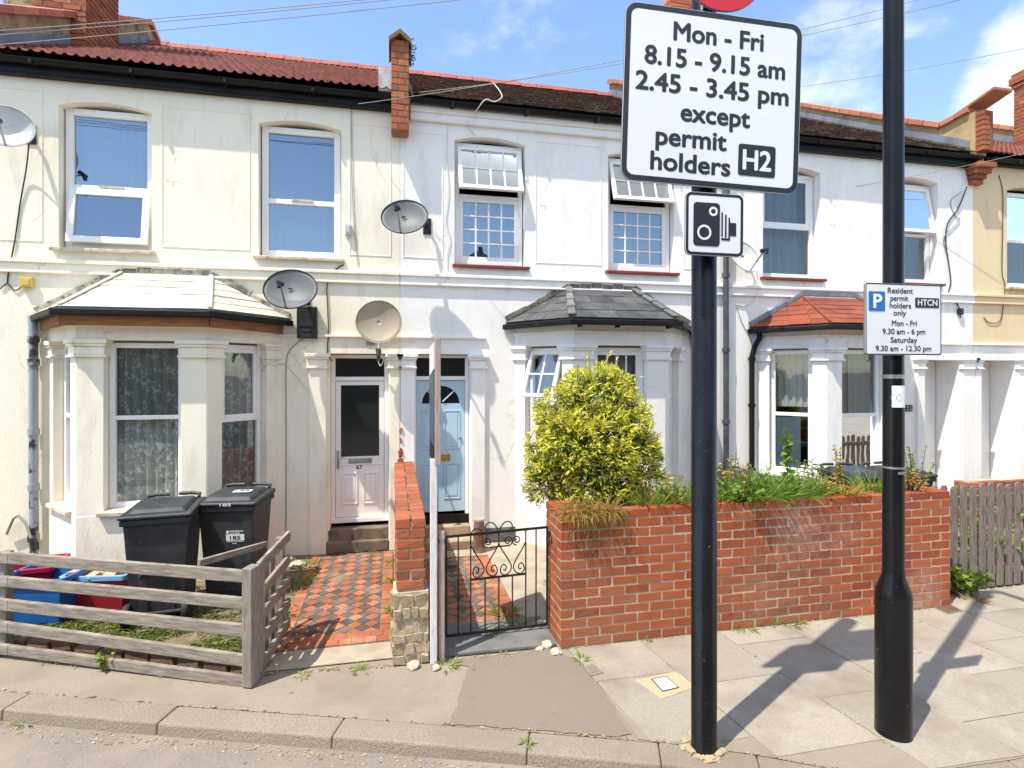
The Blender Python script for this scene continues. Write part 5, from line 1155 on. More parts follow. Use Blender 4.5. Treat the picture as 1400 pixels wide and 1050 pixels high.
# ------------------------------------------------------------------ gate, gate post, estate agent's board
gl, gr = Vector((.42, 4.47, 0)), Vector((1.275, 4.50, 0)); gd = (gr - gl).normalized()
t = thing('iron_gate', (.85, 4.48, 0), 'black wrought iron garden gate with scrolls, ajar in front of the tiled path', 'gate')
gz = lambda s: .865 + .02 * s; zb = .065; W = (gr - gl).length
P3 = lambda s, z: gl + gd * (s * W) + Vector((0, 0, z))
mb = MB()
for s in (0, 1): mb.beam(P3(s, zb), P3(s, gz(s)), .016, .016, up=gd)
mb.beam(P3(0, zb), P3(1, zb), .012, .022); mb.beam(P3(0, gz(0)), P3(1, gz(1)), .012, .02); obj('gate_frame', mb, iron, t)
bars = [.115, .235, .375, .51, .645, .78, .885]; zm = .50
for s in bars:
    inner = .24 < s < .77; mb = MB(); mb.beam(P3(s, zb), P3(s, zm if inner else gz(s)), .010, .010, up=gd); obj('bar', mb, iron, t)
mb = MB(); mb.beam(P3(.235, zm), P3(.78, zm + .008), .01, .016); mb.beam(P3(.42, .752), P3(.62, .757), .008, .01); mb.beam(P3(.51, .757), P3(.51, gz(.5)), .009, .009, up=gd); obj('mid_rail', mb, iron, t)
def spiral(s, z, r, turns, a0, sgn=1, n=26):
    R = []
    for i in range(n + 1): q = i / n; a = a0 + sgn * turns * 2 * PI * q; rr = r * (1 - .78 * q); R.append(P3(s + rr * math.cos(a) / W, z + rr * math.sin(a)))
    return R
def smooth(P, n=8):
    R = []
    for i in range(len(P) - 1):
        p0, p1, p2, p3 = P[max(i - 1, 0)], P[i], P[i + 1], P[min(i + 2, len(P) - 1)]
        for k in range(n):
            t_ = k / n; R.append(.5 * ((2 * p1) + (p2 - p0) * t_ + (2 * p0 - 5 * p1 + 4 * p2 - p3) * t_ * t_ + (3 * p1 - p0 - 3 * p2 + p3) * t_ ** 3))
    return R + [P[-1]]
mb = MB(); R_ = .0055
for c in (.375, .645):                                     # two bellied hearts standing on the mid rail
    for sg in (-1, 1):
        q = smooth([P3(c + sg * (.135 if c + sg > 0 else .135), .775), P3(c + sg * .10, .72), P3(c + sg * .045, .645), P3(c + sg * .012, .585), P3(c + sg * .03, .535), P3(c + sg * .085, .515), P3(c + sg * .12, .55), P3(c + sg * .10, .60), P3(c + sg * .065, .59), P3(c + sg * .068, .555), P3(c + sg * .09, .56)])
        mb.tube(q, R_, 5)
for c, sg in ((.40, -1), (.60, 1), (.69, -1)): mb.tube(spiral(c, .795, .042, 1.5, -PI / 2, sg), R_, 5)
for sg in (-1, 1):
    mb.tube(smooth([P3(.51, .84), P3(.51 + sg * .015, .90), P3(.51 + sg * .05, .945), P3(.51 + sg * .10, .955), P3(.51 + sg * .135, .92), P3(.51 + sg * .125, .885)]), R_, 5)
mb.tube(smooth([P3(.24, .87), P3(.26, .905), P3(.31, .91), P3(.345, .89), P3(.34, .865)]), R_, 5)
obj('scrollwork', mb, iron, t, smooth=True)
mb = MB(); mb.box(.36, .50, 4.43, 4.46, .62, .65); mb.tube([(.38, 4.44, .60), (.37, 4.40, .585), (.40, 4.39, .575)], .012, 6); obj('latch', mb, iron, t, bevel=.004)
mb = MB(); mb.tube([P3(1, .83), P3(1.03, .85), Vector((1.30, 4.44, .80)), Vector((1.30, 4.44, .76))], .009, 6); obj('hinge', mb, iron, t)
c = G(601, 903); t = thing('gate_post', c, 'short bare timber gate post beside the tall white board post', 'post')
mb = MB(); mb.beam((.362, 4.22, 0), (.362, 4.22, .99), .045, .05, up=Vector((0, 1, 0))); obj('post', mb, pink_wood, t, bevel=.005)
mb = MB(); mb.box(.335, .389, 4.195, 4.245, .90, .93); obj('strap', mb, iron, t)
t = thing('sale_board', (.30, 4.2, 0), 'tall white post carrying an estate board turned edge on to the viewer', 'board')
mb = MB(); mb.beam((.30, 4.20, 0), (.30, 4.20, 1.54), .05, .05, up=Vector((0, 1, 0))); obj('post', mb, white_post, t, bevel=.004)
mb = MB(); mb.hexa([(.300, 4.20, 1.64), (.300, 4.68, 1.64), (.300, 4.68, 2.16), (.300, 4.20, 2.22)], [(.312, 4.20, 1.64), (.312, 4.68, 1.64), (.312, 4.68, 2.16), (.312, 4.20, 2.22)]); bf = obj('board_face', mb, board_blue, t)
mb = MB(); mb.hexa([(.300, 4.20, 2.222), (.300, 4.68, 2.162), (.300, 4.68, 2.40), (.300, 4.20, 2.42)], [(.312, 4.20, 2.222), (.312, 4.68, 2.162), (.312, 4.68, 2.40), (.312, 4.20, 2.42)]); obj('white_panel', mb, white_post, bf)
mb = MB(); mb.box(.300, .312, 4.20, 4.68, 1.50, 1.638); obj('bottom_panel', mb, black_paint, bf)
mb = MB(); mb.box(.308, .350, 4.15, 4.198, 1.50, 2.45); mb.box(.314, .35, 4.20, 4.68, 2.36, 2.41); mb.box(.314, .35, 4.20, 4.68, 1.52, 1.57); mb.box(.314, .35, 4.64, 4.68, 1.571, 2.359); obj('board_frame', mb, pink_wood, t, bevel=.003)

# ------------------------------------------------------------------ street signs
def plate_frame(px, py, d, yaw, roll):
    p = D(px, py, d); y, r = math.radians(yaw), math.radians(roll)
    X = Vector((math.cos(y), math.sin(y), 0)); Z = Vector((math.sin(y), -math.cos(y), 0)); Y = Vector((0, 0, 1))
    X2 = X * math.cos(r) - Y * math.sin(r); Y2 = X * math.sin(r) + Y * math.cos(r)
    return Matrix(((X2.x, Y2.x, Z.x, p.x), (X2.y, Y2.y, Z.y, p.y), (X2.z, Y2.z, Z.z, p.z), (0, 0, 0, 1))), p
post = D(962.5, 1032, 3.216); post.z = 0
t = thing('sign_post', post, 'thick glossy black sign post at the kerb carrying the large permit sign', 'sign post')
mb = MB(); mb.lathe([(.074, 0), (.074, .012), (.072, .015), (.070, 4.75), (.06, 4.78), (.02, 4.79)], post, 28); obj('pole', mb, gloss_black, t, smooth=True)
mb = MB()
for z in (2.98, 3.35, 3.95): mb.lathe([(.073, -.015), (.073, .015)], post + Vector((0, 0, z)), 24); mb.box(post.x - .09, post.x + .09, post.y - .082, post.y - .06, z - .012, z + .012)
obj('sign_clip', mb, alu, t, smooth=True)
mb = MB(); 
for i in range(26):
    a = 2 * PI * i / 26; r = rnd.uniform(.075, .12); mb.box(post.x + r * math.cos(a) - .02, post.x + r * math.cos(a) + .02, post.y + r * math.sin(a) - .02, post.y + r * math.sin(a) + .02, .0, rnd.uniform(.006, .02), j=.006)
obj('cement_collar', mb, mat('sandy_cement', (.40, .32, .2), .95, bump=.5), t)
def sign_thing(name, S, p, w_, h_, rad, label, cat, border=.016, ins=.005):
    t = thing(name, p, label, cat)
    obj('sign_back', plate(S, rrect(-w_ / 2, w_ / 2, -h_ / 2, h_ / 2, rad), -.012, -.001), alu, t)
    fc = obj('sign_face', plate(S, rrect(-w_ / 2, w_ / 2, -h_ / 2, h_ / 2, rad), -.0008, .001), sign_white, t)
    o = rrect(-w_ / 2 + ins, w_ / 2 - ins, -h_ / 2 + ins, h_ / 2 - ins, rad * .95); i_ = rrect(-w_ / 2 + ins + border, w_ / 2 - ins - border, -h_ / 2 + ins + border, h_ / 2 - ins - border, max(rad - border, .004)); n = len(o)
    mb = MB(S); mb.add([(x, y, .0016) for x, y in o + i_], [(i, (i + 1) % n, n + (i + 1) % n, n + i) for i in range(n)]); obj('border', mb, sign_black, t); return t
# large permit sign
Wb, Hb = 1.045, .965; S, p = plate_frame(976, 137, 3.05, -3.5, 1.9)
t = sign_thing('permit_sign', S, p, Wb, Hb, .07, 'large white sign reading Mon - Fri 8.15 - 9.15 am, except permit holders H2', 'sign', .030, .002)
X = lambda s: (s - .5) * Wb
Yf = lambda q: (.5 - q) * Hb
cap = .108 * Hb
for body_, s0, s1, q in (('Mon - Fri', .262, .775, .188), ('8.15 - 9.15 am', .108, .905, .338), ('2.45 - 3.45 pm', .063, .930, .487), ('except', .315, .71, .640), ('permit', .182, .58, .787), ('holders', .157, .605, .930)):
    lettering(t, S, body_, X(s0), X(s1), Yf(q), cap, sign_black, .0018, bold=.026)
obj('code_box', plate(S, rrect(X(.648), X(.862), Yf(.915), Yf(.733), .014, 3), .0015, .003), sign_black, t); lettering(t, S, 'H2', X(.672), X(.838), Yf(.882), .118 * Hb, sign_white, .0045, bold=.022)
# camera sign
Wc = .347; S, p = plate_frame(977, 307, 3.055, -2.5, .6)
t = sign_thing('camera_sign', S, p, Wc, Wc, .034, 'small square white sign with a black camera symbol below the large sign', 'sign', .016, .002)
X = lambda s: (s - .5) * Wc
Yf = lambda q: (.5 - q) * Wc
obj('camera_symbol', plate(S, rrect(X(.135), X(.585), Yf(.85), Yf(.16), .02, 4), .001, .003), sign_black, t)
def ring(S, cx, cy, r0, r1, z): o, i_ = circ(cx, cy, r1), circ(cx, cy, r0); n = len(o); return MB(S).add([(x, y, z) for x, y in o + i_], [(i, (i + 1) % n, n + (i + 1) % n, n + i) for i in range(n)])
obj('reel_ring', ring(S, X(.47), Yf(.295), .014, .026, .0042), sign_white, t); obj('reel_ring', ring(S, X(.318), Yf(.635), .030, .042, .0042), sign_white, t)
mb = MB(S)
for (x0, x1, y0, y1) in ((.612, .638, .30, .69), (.675, .702, .33, .70), (.735, .763, .38, .735), (.612, .763, .71, .745), (.763, .87, .46, .67)): mb.add([(X(x0), Yf(y1), .003), (X(x1), Yf(y1), .003), (X(x1), Yf(y0), .003), (X(x0), Yf(y0), .003)], [(0, 1, 2, 3)])
obj('bellows_symbol', mb, sign_black, t)
# red roundel, only its foot in view
S, p = plate_frame(987, -53, 3.05, -2, 1); t = thing('round_sign', p, 'round red sign whose lower rim peeps in at the top of the picture', 'sign')
R0 = 68 * 3.05 / FPX
obj('sign_back', plate(S, circ(0, 0, R0, 48), -.012, -.001), alu, t); obj('sign_face', plate(S, circ(0, 0, R0 * .72, 48), -.0005, .001), sign_white, t); obj('red_ring', ring(S, 0, 0, R0 * .72, R0, .0022), sign_red, t)
# lamp column
lp = D(1221.5, 1015, 3.36); lp.z = 0
t = thing('lamp_column', lp, 'tall black steel lamp column with a wider base on the flagstones', 'lamp column')
mb = MB(); mb.lathe([(.1, .0), (.098, .02), (.098, .84), (.094, .875), (.063, .955), (.060, .99), (.0585, 1.0), (.055, 3.5), (.052, 6.2)], lp, 30); obj('shaft', mb, gloss_black, t, smooth=True)
mb = MB(); mb.lathe([(.0605, -.006), (.0605, .006)], lp + Vector((0, 0, 1.62)), 24); mb.lathe([(.060, -.012), (.060, .012)], lp + Vector((0, 0, 2.17)), 24); mb.box(lp.x - .03, lp.x + .015, lp.y - .066, lp.y - .058, 1.585, 1.600); obj('band', mb, steel, t, smooth=True)
mb = MB(); mb.hexa([(lp.x - .075, lp.y - .099, .1), (lp.x + .03, lp.y - .115, .1), (lp.x + .03, lp.y - .09, .1), (lp.x - .075, lp.y - .07, .1)], [(lp.x - .075, lp.y - .099, .72), (lp.x + .03, lp.y - .115, .72), (lp.x + .03, lp.y - .09, .72), (lp.x - .075, lp.y - .07, .72)])
# lantern head out of frame above
mb = MB(); mb.tube([lp + Vector((0, 0, 6.2)), lp + Vector((0, -.1, 6.5)), lp + Vector((0, -.6, 6.6))], [.05, .04, .035], 12); mb.box(lp.x - .12, lp.x + .12, lp.y - 1.15, lp.y - .55, 6.55, 6.68); obj('lantern', mb, alu, t, bevel=.02)
# sticker on the column
sv = lp.y; q0 = 1.99; mb = MB(); n = 8; vs = []
for k in (0, 1):
    for i in range(n + 1): a = -PI / 2 - .95 + 1.55 * i / n; vs.append((lp.x + .0595 * math.cos(a), lp.y + .0595 * math.sin(a), (1.985, 2.115)[k]))
mb.add(vs, [(i, i + 1, n + 2 + i, n + 1 + i) for i in range(n)]); tag(obj('sticker', mb, white_plain), 'white paper sticker with scribbled loops wrapped on the lamp column under the sign', 'sticker')
for a0 in (-.62, -.10):
    mb = MB(); mb.tube([lp + Vector((.0605 * math.cos(-PI / 2 - .25 + a0 * .9 + .22 * math.cos(k * PI / 9)), .0605 * math.sin(-PI / 2 - .25 + a0 * .9 + .22 * math.cos(k * PI / 9)), 2.045 + .022 * math.sin(k * PI / 9))) for k in range(18)], .0012, 4, closed=True); tag(obj('pen_loop', mb, gry), 'pen loop scribbled on the %s of the white sticker' % ('left' if a0 < -.3 else 'right'), 'scribble')
# parking sign
Wp, Hp = .449, .424; dP = (lp.x * sT + (lp.y - .082) * cT)
S, p = plate_frame(1235.8, 436.8, dP, 0, -.2)
Wp = 104.0 * dP / FPX / (cT * (1 - ((1235.8 - 700) / FPX) * (sT / cT))) ; Hp = 97.5 * dP / FPX
t = sign_thing('parking_sign', S, p, Wp, Hp, .016, 'white resident permit parking sign with a blue P square on the lamp column', 'sign', .007, .001)
X = lambda s: (s - .5) * Wp
Yf = lambda q: (.5 - q) * Hp
obj('blue_square', plate(S, rrect(X(.042), X(.25), Yf(.39), Yf(.118), .006, 3), .001, .003), sign_blue, t); lettering(t, S, 'P', X(.095), X(.21), Yf(.352), .20 * Hp, sign_white, .0045, bold=.03)
for body_, s0, s1, q in (('Resident', .285, .615, .138), ('permit', .32, .555, .243), ('holders', .31, .592, .346), ('only', .36, .525, .448), ('Mon - Fri', .337, .667, .592), ('9.30 am - 6 pm', .217, .778, .708), ('Saturday', .322, .672, .826), ('9.30 am - 12.30 pm', .128, .86, .945)):
    lettering(t, S, body_, X(s0), X(s1), Yf(q), .078 * Hp, sign_black, .0018, bold=.016)
obj('code_box', plate(S, rrect(X(.647), X(.965), Yf(.328), Yf(.19), .003, 2), .001, .003), sign_black, t); lettering(t, S, 'HTCN', X(.675), X(.937), Yf(.30), .088 * Hp, sign_white, .0045, bold=.02)

# ------------------------------------------------------------------ picket fence at the right
t = thing('picket_fence', (6.2, 4.47, 0), 'weathered grey picket fence with gaps right of the brick wall', 'fence')
u = 5.20; k = 0
while u < 9.2:
    hh = 1.06 + rnd.uniform(-.025, .02); w_ = .075; lean = rnd.uniform(-.008, .008); P = [(u, .02), (u + w_, .02), (u + w_ + lean, hh - .03), (u + w_ * .8 + lean, hh), (u + w_ * .2 + lean, hh), (u + lean, hh - .03)]
    mb = MB(); mb.hexa([(a, 4.45, z) for a, z in P], [(a, 4.47, z) for a, z in P]); obj('picket', mb, picket_wood, t, bevel=.003); u += .118 + rnd.uniform(-.006, .006)
for z in (.9, .28): mb = MB(); mb.box(5.16, 9.3, 4.472, 4.515, z - .04, z + .04); obj('rail', mb, picket_wood, t, bevel=.004)

# ------------------------------------------------------------------ planting
def plant(name, loc, label, cat, parts, group=None):
    t = thing(name, loc, label, cat, group)
    for nm, mb, m in parts: obj(nm, mb, m, t)
    return t
# golden bush
bc = V(812, 600, 4.85); bc.z = 1.55
gold, deep, stm = MB(), MB(), MB(); rr = random.Random(5)
SC = 4.85 / FPX * .97
clumps = [(808, 548, 50, .0), (768, 572, 46, -.05), (848, 575, 42, .05), (752, 622, 42, .0), (806, 612, 62, -.18), (862, 632, 42, .0), (748, 664, 32, -.05), (880, 662, 30, -.05), (812, 662, 58, -.14), (850, 600, 38, -.15), (776, 606, 40, -.2), (836, 528, 24, .0), (786, 530, 26, .05), (872, 606, 24, .0), (736, 640, 22, .0), (772, 690, 26, -.1), (842, 686, 30, -.12)]
for (px, py, rad, dv) in clumps:
    cc = V(px + 5, py, bc.y + dv); R0_ = rad * SC
    for i in range(int(rad * rad * .135)):
        a = rr.uniform(0, 2 * PI); zz = rr.uniform(-1, 1); r = math.sqrt(1 - zz * zz); d = Vector((r * math.cos(a), r * math.sin(a), zz))
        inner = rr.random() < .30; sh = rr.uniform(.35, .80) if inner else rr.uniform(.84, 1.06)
        p = cc + Vector((d.x, d.y * .9, d.z)) * R0_ * sh
        if p.z < 1.02: continue
        ax = (d + Vector((rr.uniform(-.5, .5), rr.uniform(-.5, .5), rr.uniform(.1, .8)))).normalized(); ln = rr.uniform(.036, .085) * (1.25 if inner else .9)
        for k in range(7):
            q = ax + Vector((rr.uniform(-1, 1), rr.uniform(-1, 1), rr.uniform(-.8, .8))) * .9
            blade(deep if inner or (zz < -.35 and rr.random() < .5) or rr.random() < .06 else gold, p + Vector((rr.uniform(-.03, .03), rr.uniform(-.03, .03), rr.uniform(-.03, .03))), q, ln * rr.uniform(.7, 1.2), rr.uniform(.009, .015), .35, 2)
for i in range(40):
    a = rr.uniform(0, 2 * PI); zz = rr.uniform(-.3, .8); stm.tube([bc + Vector((0, 0, -.5)), bc + Vector((math.cos(a) * .2, math.sin(a) * .15, zz * .3)), bc + Vector((math.cos(a) * .42, math.sin(a) * .32, zz * .6))], [.012, .008, .003], 5)
for i in range(24):                                         # long whips
    a = rr.uniform(-.6, 3.6); tip = bc + Vector((math.cos(a) * rr.uniform(.3, .62), -.1 + rr.uniform(-.2, .2), .15 + math.sin(a) * rr.uniform(.45, .72))); b0 = bc + (tip - bc) * .7
    stm.tube([b0, tip], .0025, 4)
    for k in range(9): blade(gold, b0.lerp(tip, k / 8), (tip - b0).normalized() + Vector((rr.uniform(-1, 1), rr.uniform(-1, 1), rr.uniform(-1, 1))) * .8, .05, .012, .2, 2)
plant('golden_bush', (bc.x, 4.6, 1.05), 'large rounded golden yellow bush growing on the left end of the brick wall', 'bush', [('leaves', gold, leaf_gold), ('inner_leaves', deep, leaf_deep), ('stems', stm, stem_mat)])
WT = WH - .03; pv = WV + .18
def on_wall(px, dv=0): return Vector((V(px, 690, pv + dv).x, pv + dv, WT))
def grass_plant(px, n, h, sp, m, label, wd=.008, droop=.6, dv=0, up=1.2, cat='plant'):
    c = on_wall(px, dv); return plant('wall_plant', c, label, cat, [('blades', tuft_mb(c, n, h, sp, wd, droop, up), m)], 'plants on the brick planter wall')
c = on_wall(808, -.10); mb = MB()
for k in range(5):
    cc = c + Vector((-.16 + .08 * k, rnd.uniform(-.03, .03), 0)); m3 = tuft_mb(cc, 230, .19, .3, .006, 1.5, .7); mb.add(m3.v, m3.f)
for k in range(70):                                         # strands hanging over the face
    u = c.x + rnd.uniform(-.22, .26); ln = rnd.uniform(.08, .34)
    mb.tube([(u, WV + .05, WH - .01), (u + rnd.uniform(-.02, .02), WV - .03, WH + .01), (u + rnd.uniform(-.03, .05), WV - .03, WH - ln * .6), (u + rnd.uniform(-.05, .08), WV - .02, WH - ln)], .0018, 4)
plant('wall_plant', c, 'straw brown dried grass spilling over the wall under the golden bush', 'plant', [('blades', mb, leaf_straw)], 'plants on the brick planter wall')
grass_plant(885, 120, .20, .5, leaf_lime, 'low lime green ground plant between the bush and the black post, hanging over the edge', .012, .9)
grass_plant(905, 120, .20, .45, leaf_straw, 'purplish straw tuft just left of the green clump by the black post', .006, .5)
grass_plant(928, 150, .25, .4, leaf_green, 'bright green grassy clump touching the left of the black post', .009, .4)
grass_plant(985, 90, .17, .5, leaf_lime, 'lime green strappy clump just right of the black post', .016, .8)
def leafy_plant(px, n, h, sp, m, label, size, dv=0, wd=.5):
    c = on_wall(px, dv); lv, st = leafy_mb(c, n, h, sp, size, wd); return plant('wall_plant', c, label, 'plant', [('leaves', lv, m), ('stems', st, stem_mat)], 'plants on the brick planter wall')
leafy_plant(1000, 12, .38, .22, leaf_yellow, 'thin yellowing plant with seed heads against the dark bin lid', .035, .1)
c = on_wall(1052); mb = MB()
for k in range(7):
    cc = c + Vector((-.30 + .1 * k, rnd.uniform(-.05, .08), 0)); m3 = tuft_mb(cc, 150, .27 + .10 * rnd.random(), .5, .007, rnd.uniform(.4, 1.1), rnd.uniform(.7, 1.3)); mb.add(m3.v, m3.f); m4, m5 = leafy_mb(cc, 16, .16 + .14 * rnd.random(), .12, .045, .28); mb.add(m4.v, m4.f)
plant('wall_plant', c, 'wide feathery bright green clump in the middle of the planter', 'plant', [('blades', mb, leaf_green)], 'plants on the brick planter wall')
c = on_wall(1078, .08); lv, st = leafy_mb(c, 3, .70, .035, .06, .8); plant('wall_plant', c, 'tall upright leafy stem rising in front of the frosted window', 'plant', [('leaves', lv, leaf_green), ('stems', st, stem_mat)], 'plants on the brick planter wall')
leafy_plant(1112, 9, .36, .14, leaf_green, 'small leafy green shoot left of the yellow flowers', .04, .05)
leafy_plant(1124, 22, .22, .20, leaf_yellow, 'yellow orange fleshy leaved clump right of the feathery green one', .04, -.04, .35)
grass_plant(1152, 150, .20, .40, leaf_yellow, 'straw yellow spiky clump with yellow flower heads', .011, .8, -.05)
c = on_wall(1148, .08); lv, st = leafy_mb(c, 4, .46, .09, .035, .7); plant('wall_plant', c, 'thin stems with round yellow heads above the spiky straw clump', 'plant', [('flower_heads', lv, leaf_yellow), ('stems', st, stem_mat)], 'plants on the brick planter wall')
grass_plant(1190, 130, .24, .4, leaf_green, 'grassy green clump just left of the lamp column', .008, .5)
leafy_plant(925, 16, .20, .20, leaf_lime, 'trailing lime green leaves among the grass left of the black post', .04, -.04, .5)
leafy_plant(1030, 7, .42, .22, leaf_straw, 'thin dry stalks standing above the feathery green clump', .018, .02, .4)
leafy_plant(1015, 20, .18, .22, leaf_lime, 'broad lime leaves at the front edge of the planter right of the black post', .055, -.1, .6)
leafy_plant(1095, 6, .34, .2, leaf_straw, 'brown seed stalks between the tall leafy stem and the yellow flowers', .02, .0, .4)
leafy_plant(1242, 26, .24, .20, leaf_straw, 'reddish brown succulent clump just right of the lamp column', .04, -.02, .4)
leafy_plant(1250, 8, .44, .16, leaf_lime, 'loose leafy green stems at the right end of the planter', .04, .08)
grass_plant(960, 80, .2, .4, leaf_green, 'green tuft hidden behind the black post')
# weeds on the ground: each a small tuft
def weed(px, py, n, h, sp, m, label, kind='g', wd=.009, z=0.0):
    c = G(px, py, z)
    parts = [('blades', tuft_mb(c, n, h, sp, wd, 1.0, .8, .6), m)] if kind == 'g' else [(nm, q, mm) for nm, q, mm in zip(('leaves', 'stems'), leafy_mb(c, n, h, sp, wd * 4, .6), (m, stem_mat))]
    return plant('weed', c, label, 'weed', parts, 'weeds in the paving')
weed(1014, 858, 60, .10, .16, leaf_green, 'largest grass tuft at the foot of the brick wall right of the black post')
weed(1078, 852, 70, .11, .16, leaf_green, 'grass tuft at the wall foot above the sign shadow')
weed(1048, 857, 24, .06, .1, leaf_lime, 'tiny grass tuft between two bigger ones at the wall foot')
weed(883, 878, 20, .05, .06, leaf_green, 'tiny green weed at the foot of the brick wall left of the black post')
weed(795, 903, 22, .09, .05, leaf_green, 'thin grass tuft where the asphalt patch meets the wall corner')
weed(612, 910, 40, .08, .13, leaf_lime, 'low weed at the foot of the white board post')
weed(494, 917, 26, .05, .1, leaf_lime, 'flat weed in the joint in front of the left tiled path')
weed(412, 926, 16, .04, .08, leaf_lime, 'tiny weed on the pavement near the fence corner')
weed(38, 987, 26, .06, .11, leaf_lime, 'grass tuft in the road channel at the far left', z=-.074)
weed(721, 1017, 22, .05, .05, leaf_lime, 'weed growing in the cracked kerb joint')
weed(538, 838, 30, .10, .09, leaf_lime, 'lime weed at the base of the dividing wall front', z=.02)
weed(540, 795, 34, .13, .09, leaf_lime, 'grassy weed halfway along the dividing wall', z=.02)
weed(536, 770, 22, .10, .08, leaf_lime, 'small weed near the back of the dividing wall', z=.02)
weed(403, 800, 70, .22, .22, leaf_green, 'dark green strappy weed by the side of the fence')
weed(418, 776, 60, .16, .18, leaf_lime, 'bright lime weed at the back corner of the left tiled path')
weed(386, 846, 14, .12, .1, leaf_lime, 'small weed under the side rails of the fence', 'l')
for px in (458, 478, 495, 512, 524): weed(px, 752 + rnd.uniform(-1, 2), 12, .06, .08, leaf_lime if px % 2 else leaf_straw, {458: 'weed at the left end of the white door step', 478: 'dry weed second from the left before the white door step', 495: 'weed in the middle before the white door step', 512: 'dry weed right of the middle before the white door step', 524: 'weed at the right end of the white door step'}[px])
weed(690, 838, 40, .16, .18, leaf_lime, 'leafy weed on the right tiled path behind the gate', 'g', .014, .02)
weed(708, 855, 24, .10, .08, leaf_lime, 'small weed just behind the gate near the brick wall', 'g', .012, .02)
weed(672, 866, 24, .06, .1, leaf_green, 'low weed in the threshold joint behind the gate', z=.03)
weed(645, 742, 26, .14, .1, leaf_green, 'green weed beside the terracotta stub by the blue door')
weed(750, 800, 26, .1, .06, leaf_green, 'weed at the wall foot behind the gate hinge')
weed(737, 720, 6, .55, .16, leaf_green, 'spindly tall weed with few leaves against the white wall behind the gate', 'l', .014)
c = G(1312, 812); lv, st = leafy_mb(c, 16, .30, .22, .075, .75); plant('weed', c, 'broad leaved bright green weed at the left foot of the picket fence', 'weed', [('leaves', lv, leaf_lime), ('stems', st, stem_mat)], 'weeds in the paving')
c = G(1332, 822); plant('weed', c, 'dry brown weed at the foot of the picket fence beside the green one', 'weed', [('blades', tuft_mb(c, 34, .14, .2, .012, 1.0, .6), leaf_straw)], 'weeds in the paving')
c = Vector((5.45, 4.75, 0)); lv, st = leafy_mb(c, 8, 1.0, .2, .12, .5); plant('garden_shrub', c, 'pale green broad leaved shrub showing over the first pickets', 'shrub', [('leaves', lv, leaf_lime), ('stems', st, stem_mat)])
c = Vector((6.4, 5.0, 0)); lv, st = leafy_mb(c, 46, .85, .75, .05, .6); fl = MB()
for i in range(30): q = c + Vector((rnd.uniform(-.8, .8), rnd.uniform(-.45, .1), rnd.uniform(.3, .85))); fl.lathe([(.004, -.01), (.014, 0), (.004, .01)], q, 6)
plant('garden_shrub', c, 'tangled green shrub with small red flowers behind the picket fence', 'shrub', [('leaves', lv, leaf_green), ('stems', st, stem_mat), ('flowers', fl, red_flower)])
# grass and ground cover inside the timber fence
mb = MB()
for i in range(7500):
    s_ = rnd.uniform(.05, 3.4); o_ = abs(rnd.gauss(.30, .30)) + .10; p = Pc + fd * s_ - nf * o_
    if p.y > 6.6: continue
    if math.sin(s_ * 5) + math.sin(s_ * 2.3 + o_ * 6) < -1.6: continue
    a = rnd.uniform(0, 2 * PI); blade(mb, p, (math.cos(a), math.sin(a), rnd.uniform(.3, 1.3)), rnd.uniform(.06, .16), rnd.uniform(.006, .014), .9, 2)
for i in range(2600):
    p = Vector((rnd.uniform(-3.6, -1.0), rnd.uniform(5.3, 6.25), 0)); a = rnd.uniform(0, 2 * PI); blade(mb, p, (math.cos(a), math.sin(a), rnd.uniform(.3, 1.3)), rnd.uniform(.05, .12), rnd.uniform(.006, .014), .9, 2)
tag(obj('garden_grass', mb, grass_mat), 'patchy rough grass around the bins inside the timber fence', 'grass', kind='stuff')
for i, (px, py, lab) in enumerate(((145, 915, 'small bright weed poking out between the two lowest fence rails'), (120, 755, 'weed sticking up above the top rail in front of the bay'), (30, 880, 'leafy weed behind the fence near the left post'), (268, 905, 'weed low behind the fence near its right post'))):
    weed(px, py, 8, .14 if i != 1 else .5, .09, leaf_lime, lab, 'l', .011)
mb = MB(); lt = MB()
def strip(a, b, n, spread, hh=.03):
    a = Vector(a); b = Vector(b); prob = [max(0, math.sin(k * 1.7 + a.x * 9) + math.sin(k * .61) + .4) for k in range(60)]
    for i in range(n):
        t_ = rnd.random()
        if rnd.random() > prob[int(t_ * 59)] * .6: continue
        p = a.lerp(b, t_) + Vector((rnd.gauss(0, spread), rnd.gauss(0, spread), 0)); an = rnd.uniform(0, 2 * PI)
        if rnd.random() < .5: blade(mb, p, (math.cos(an), math.sin(an), rnd.uniform(.2, 1)), rnd.uniform(.4, 1.2) * hh, .006, .9, 2)
        else: s_ = rnd.uniform(.002, .006); lt.box(p.x - s_, p.x + s_ * 1.8, p.y - s_, p.y + s_, .002, .003 + s_ * .7, j=.0015)
strip((1.3, 4.18, .002), (5.1, 4.18, .002), 900, .012); strip((-.95, 4.31, .0), (.25, 4.22, .0), 420, .014); strip((.25, 4.22, 0), (1.3, 4.2, 0), 300, .02, .02)
strip((*(Pc - nf * .0).xy, 0), (*(Pl).xy, 0), 900, .02, .04)
for q0, q1 in zip(KI[1:9], KI[2:10]): strip((*q0, 0), (*q1, 0), 130, .006, .018)
strip((5.15, 4.42, 0), (9, 4.42, 0), 700, .02, .05); strip((-.92, 6.9, .02), (-.02, 6.9, .02), 200, .02, .05); strip((.0, 4.7, .02), (.01, 6.8, .02), 300, .015, .05); strip((-.93, 4.6, .01), (-.93, 6.9, .01), 320, .025, .05)
for u_ in cols[1:8]: strip((sk(u_, 4.15), 4.15, .003), (sk(u_, 2.6), 2.6, .003), 60, .004, .012)
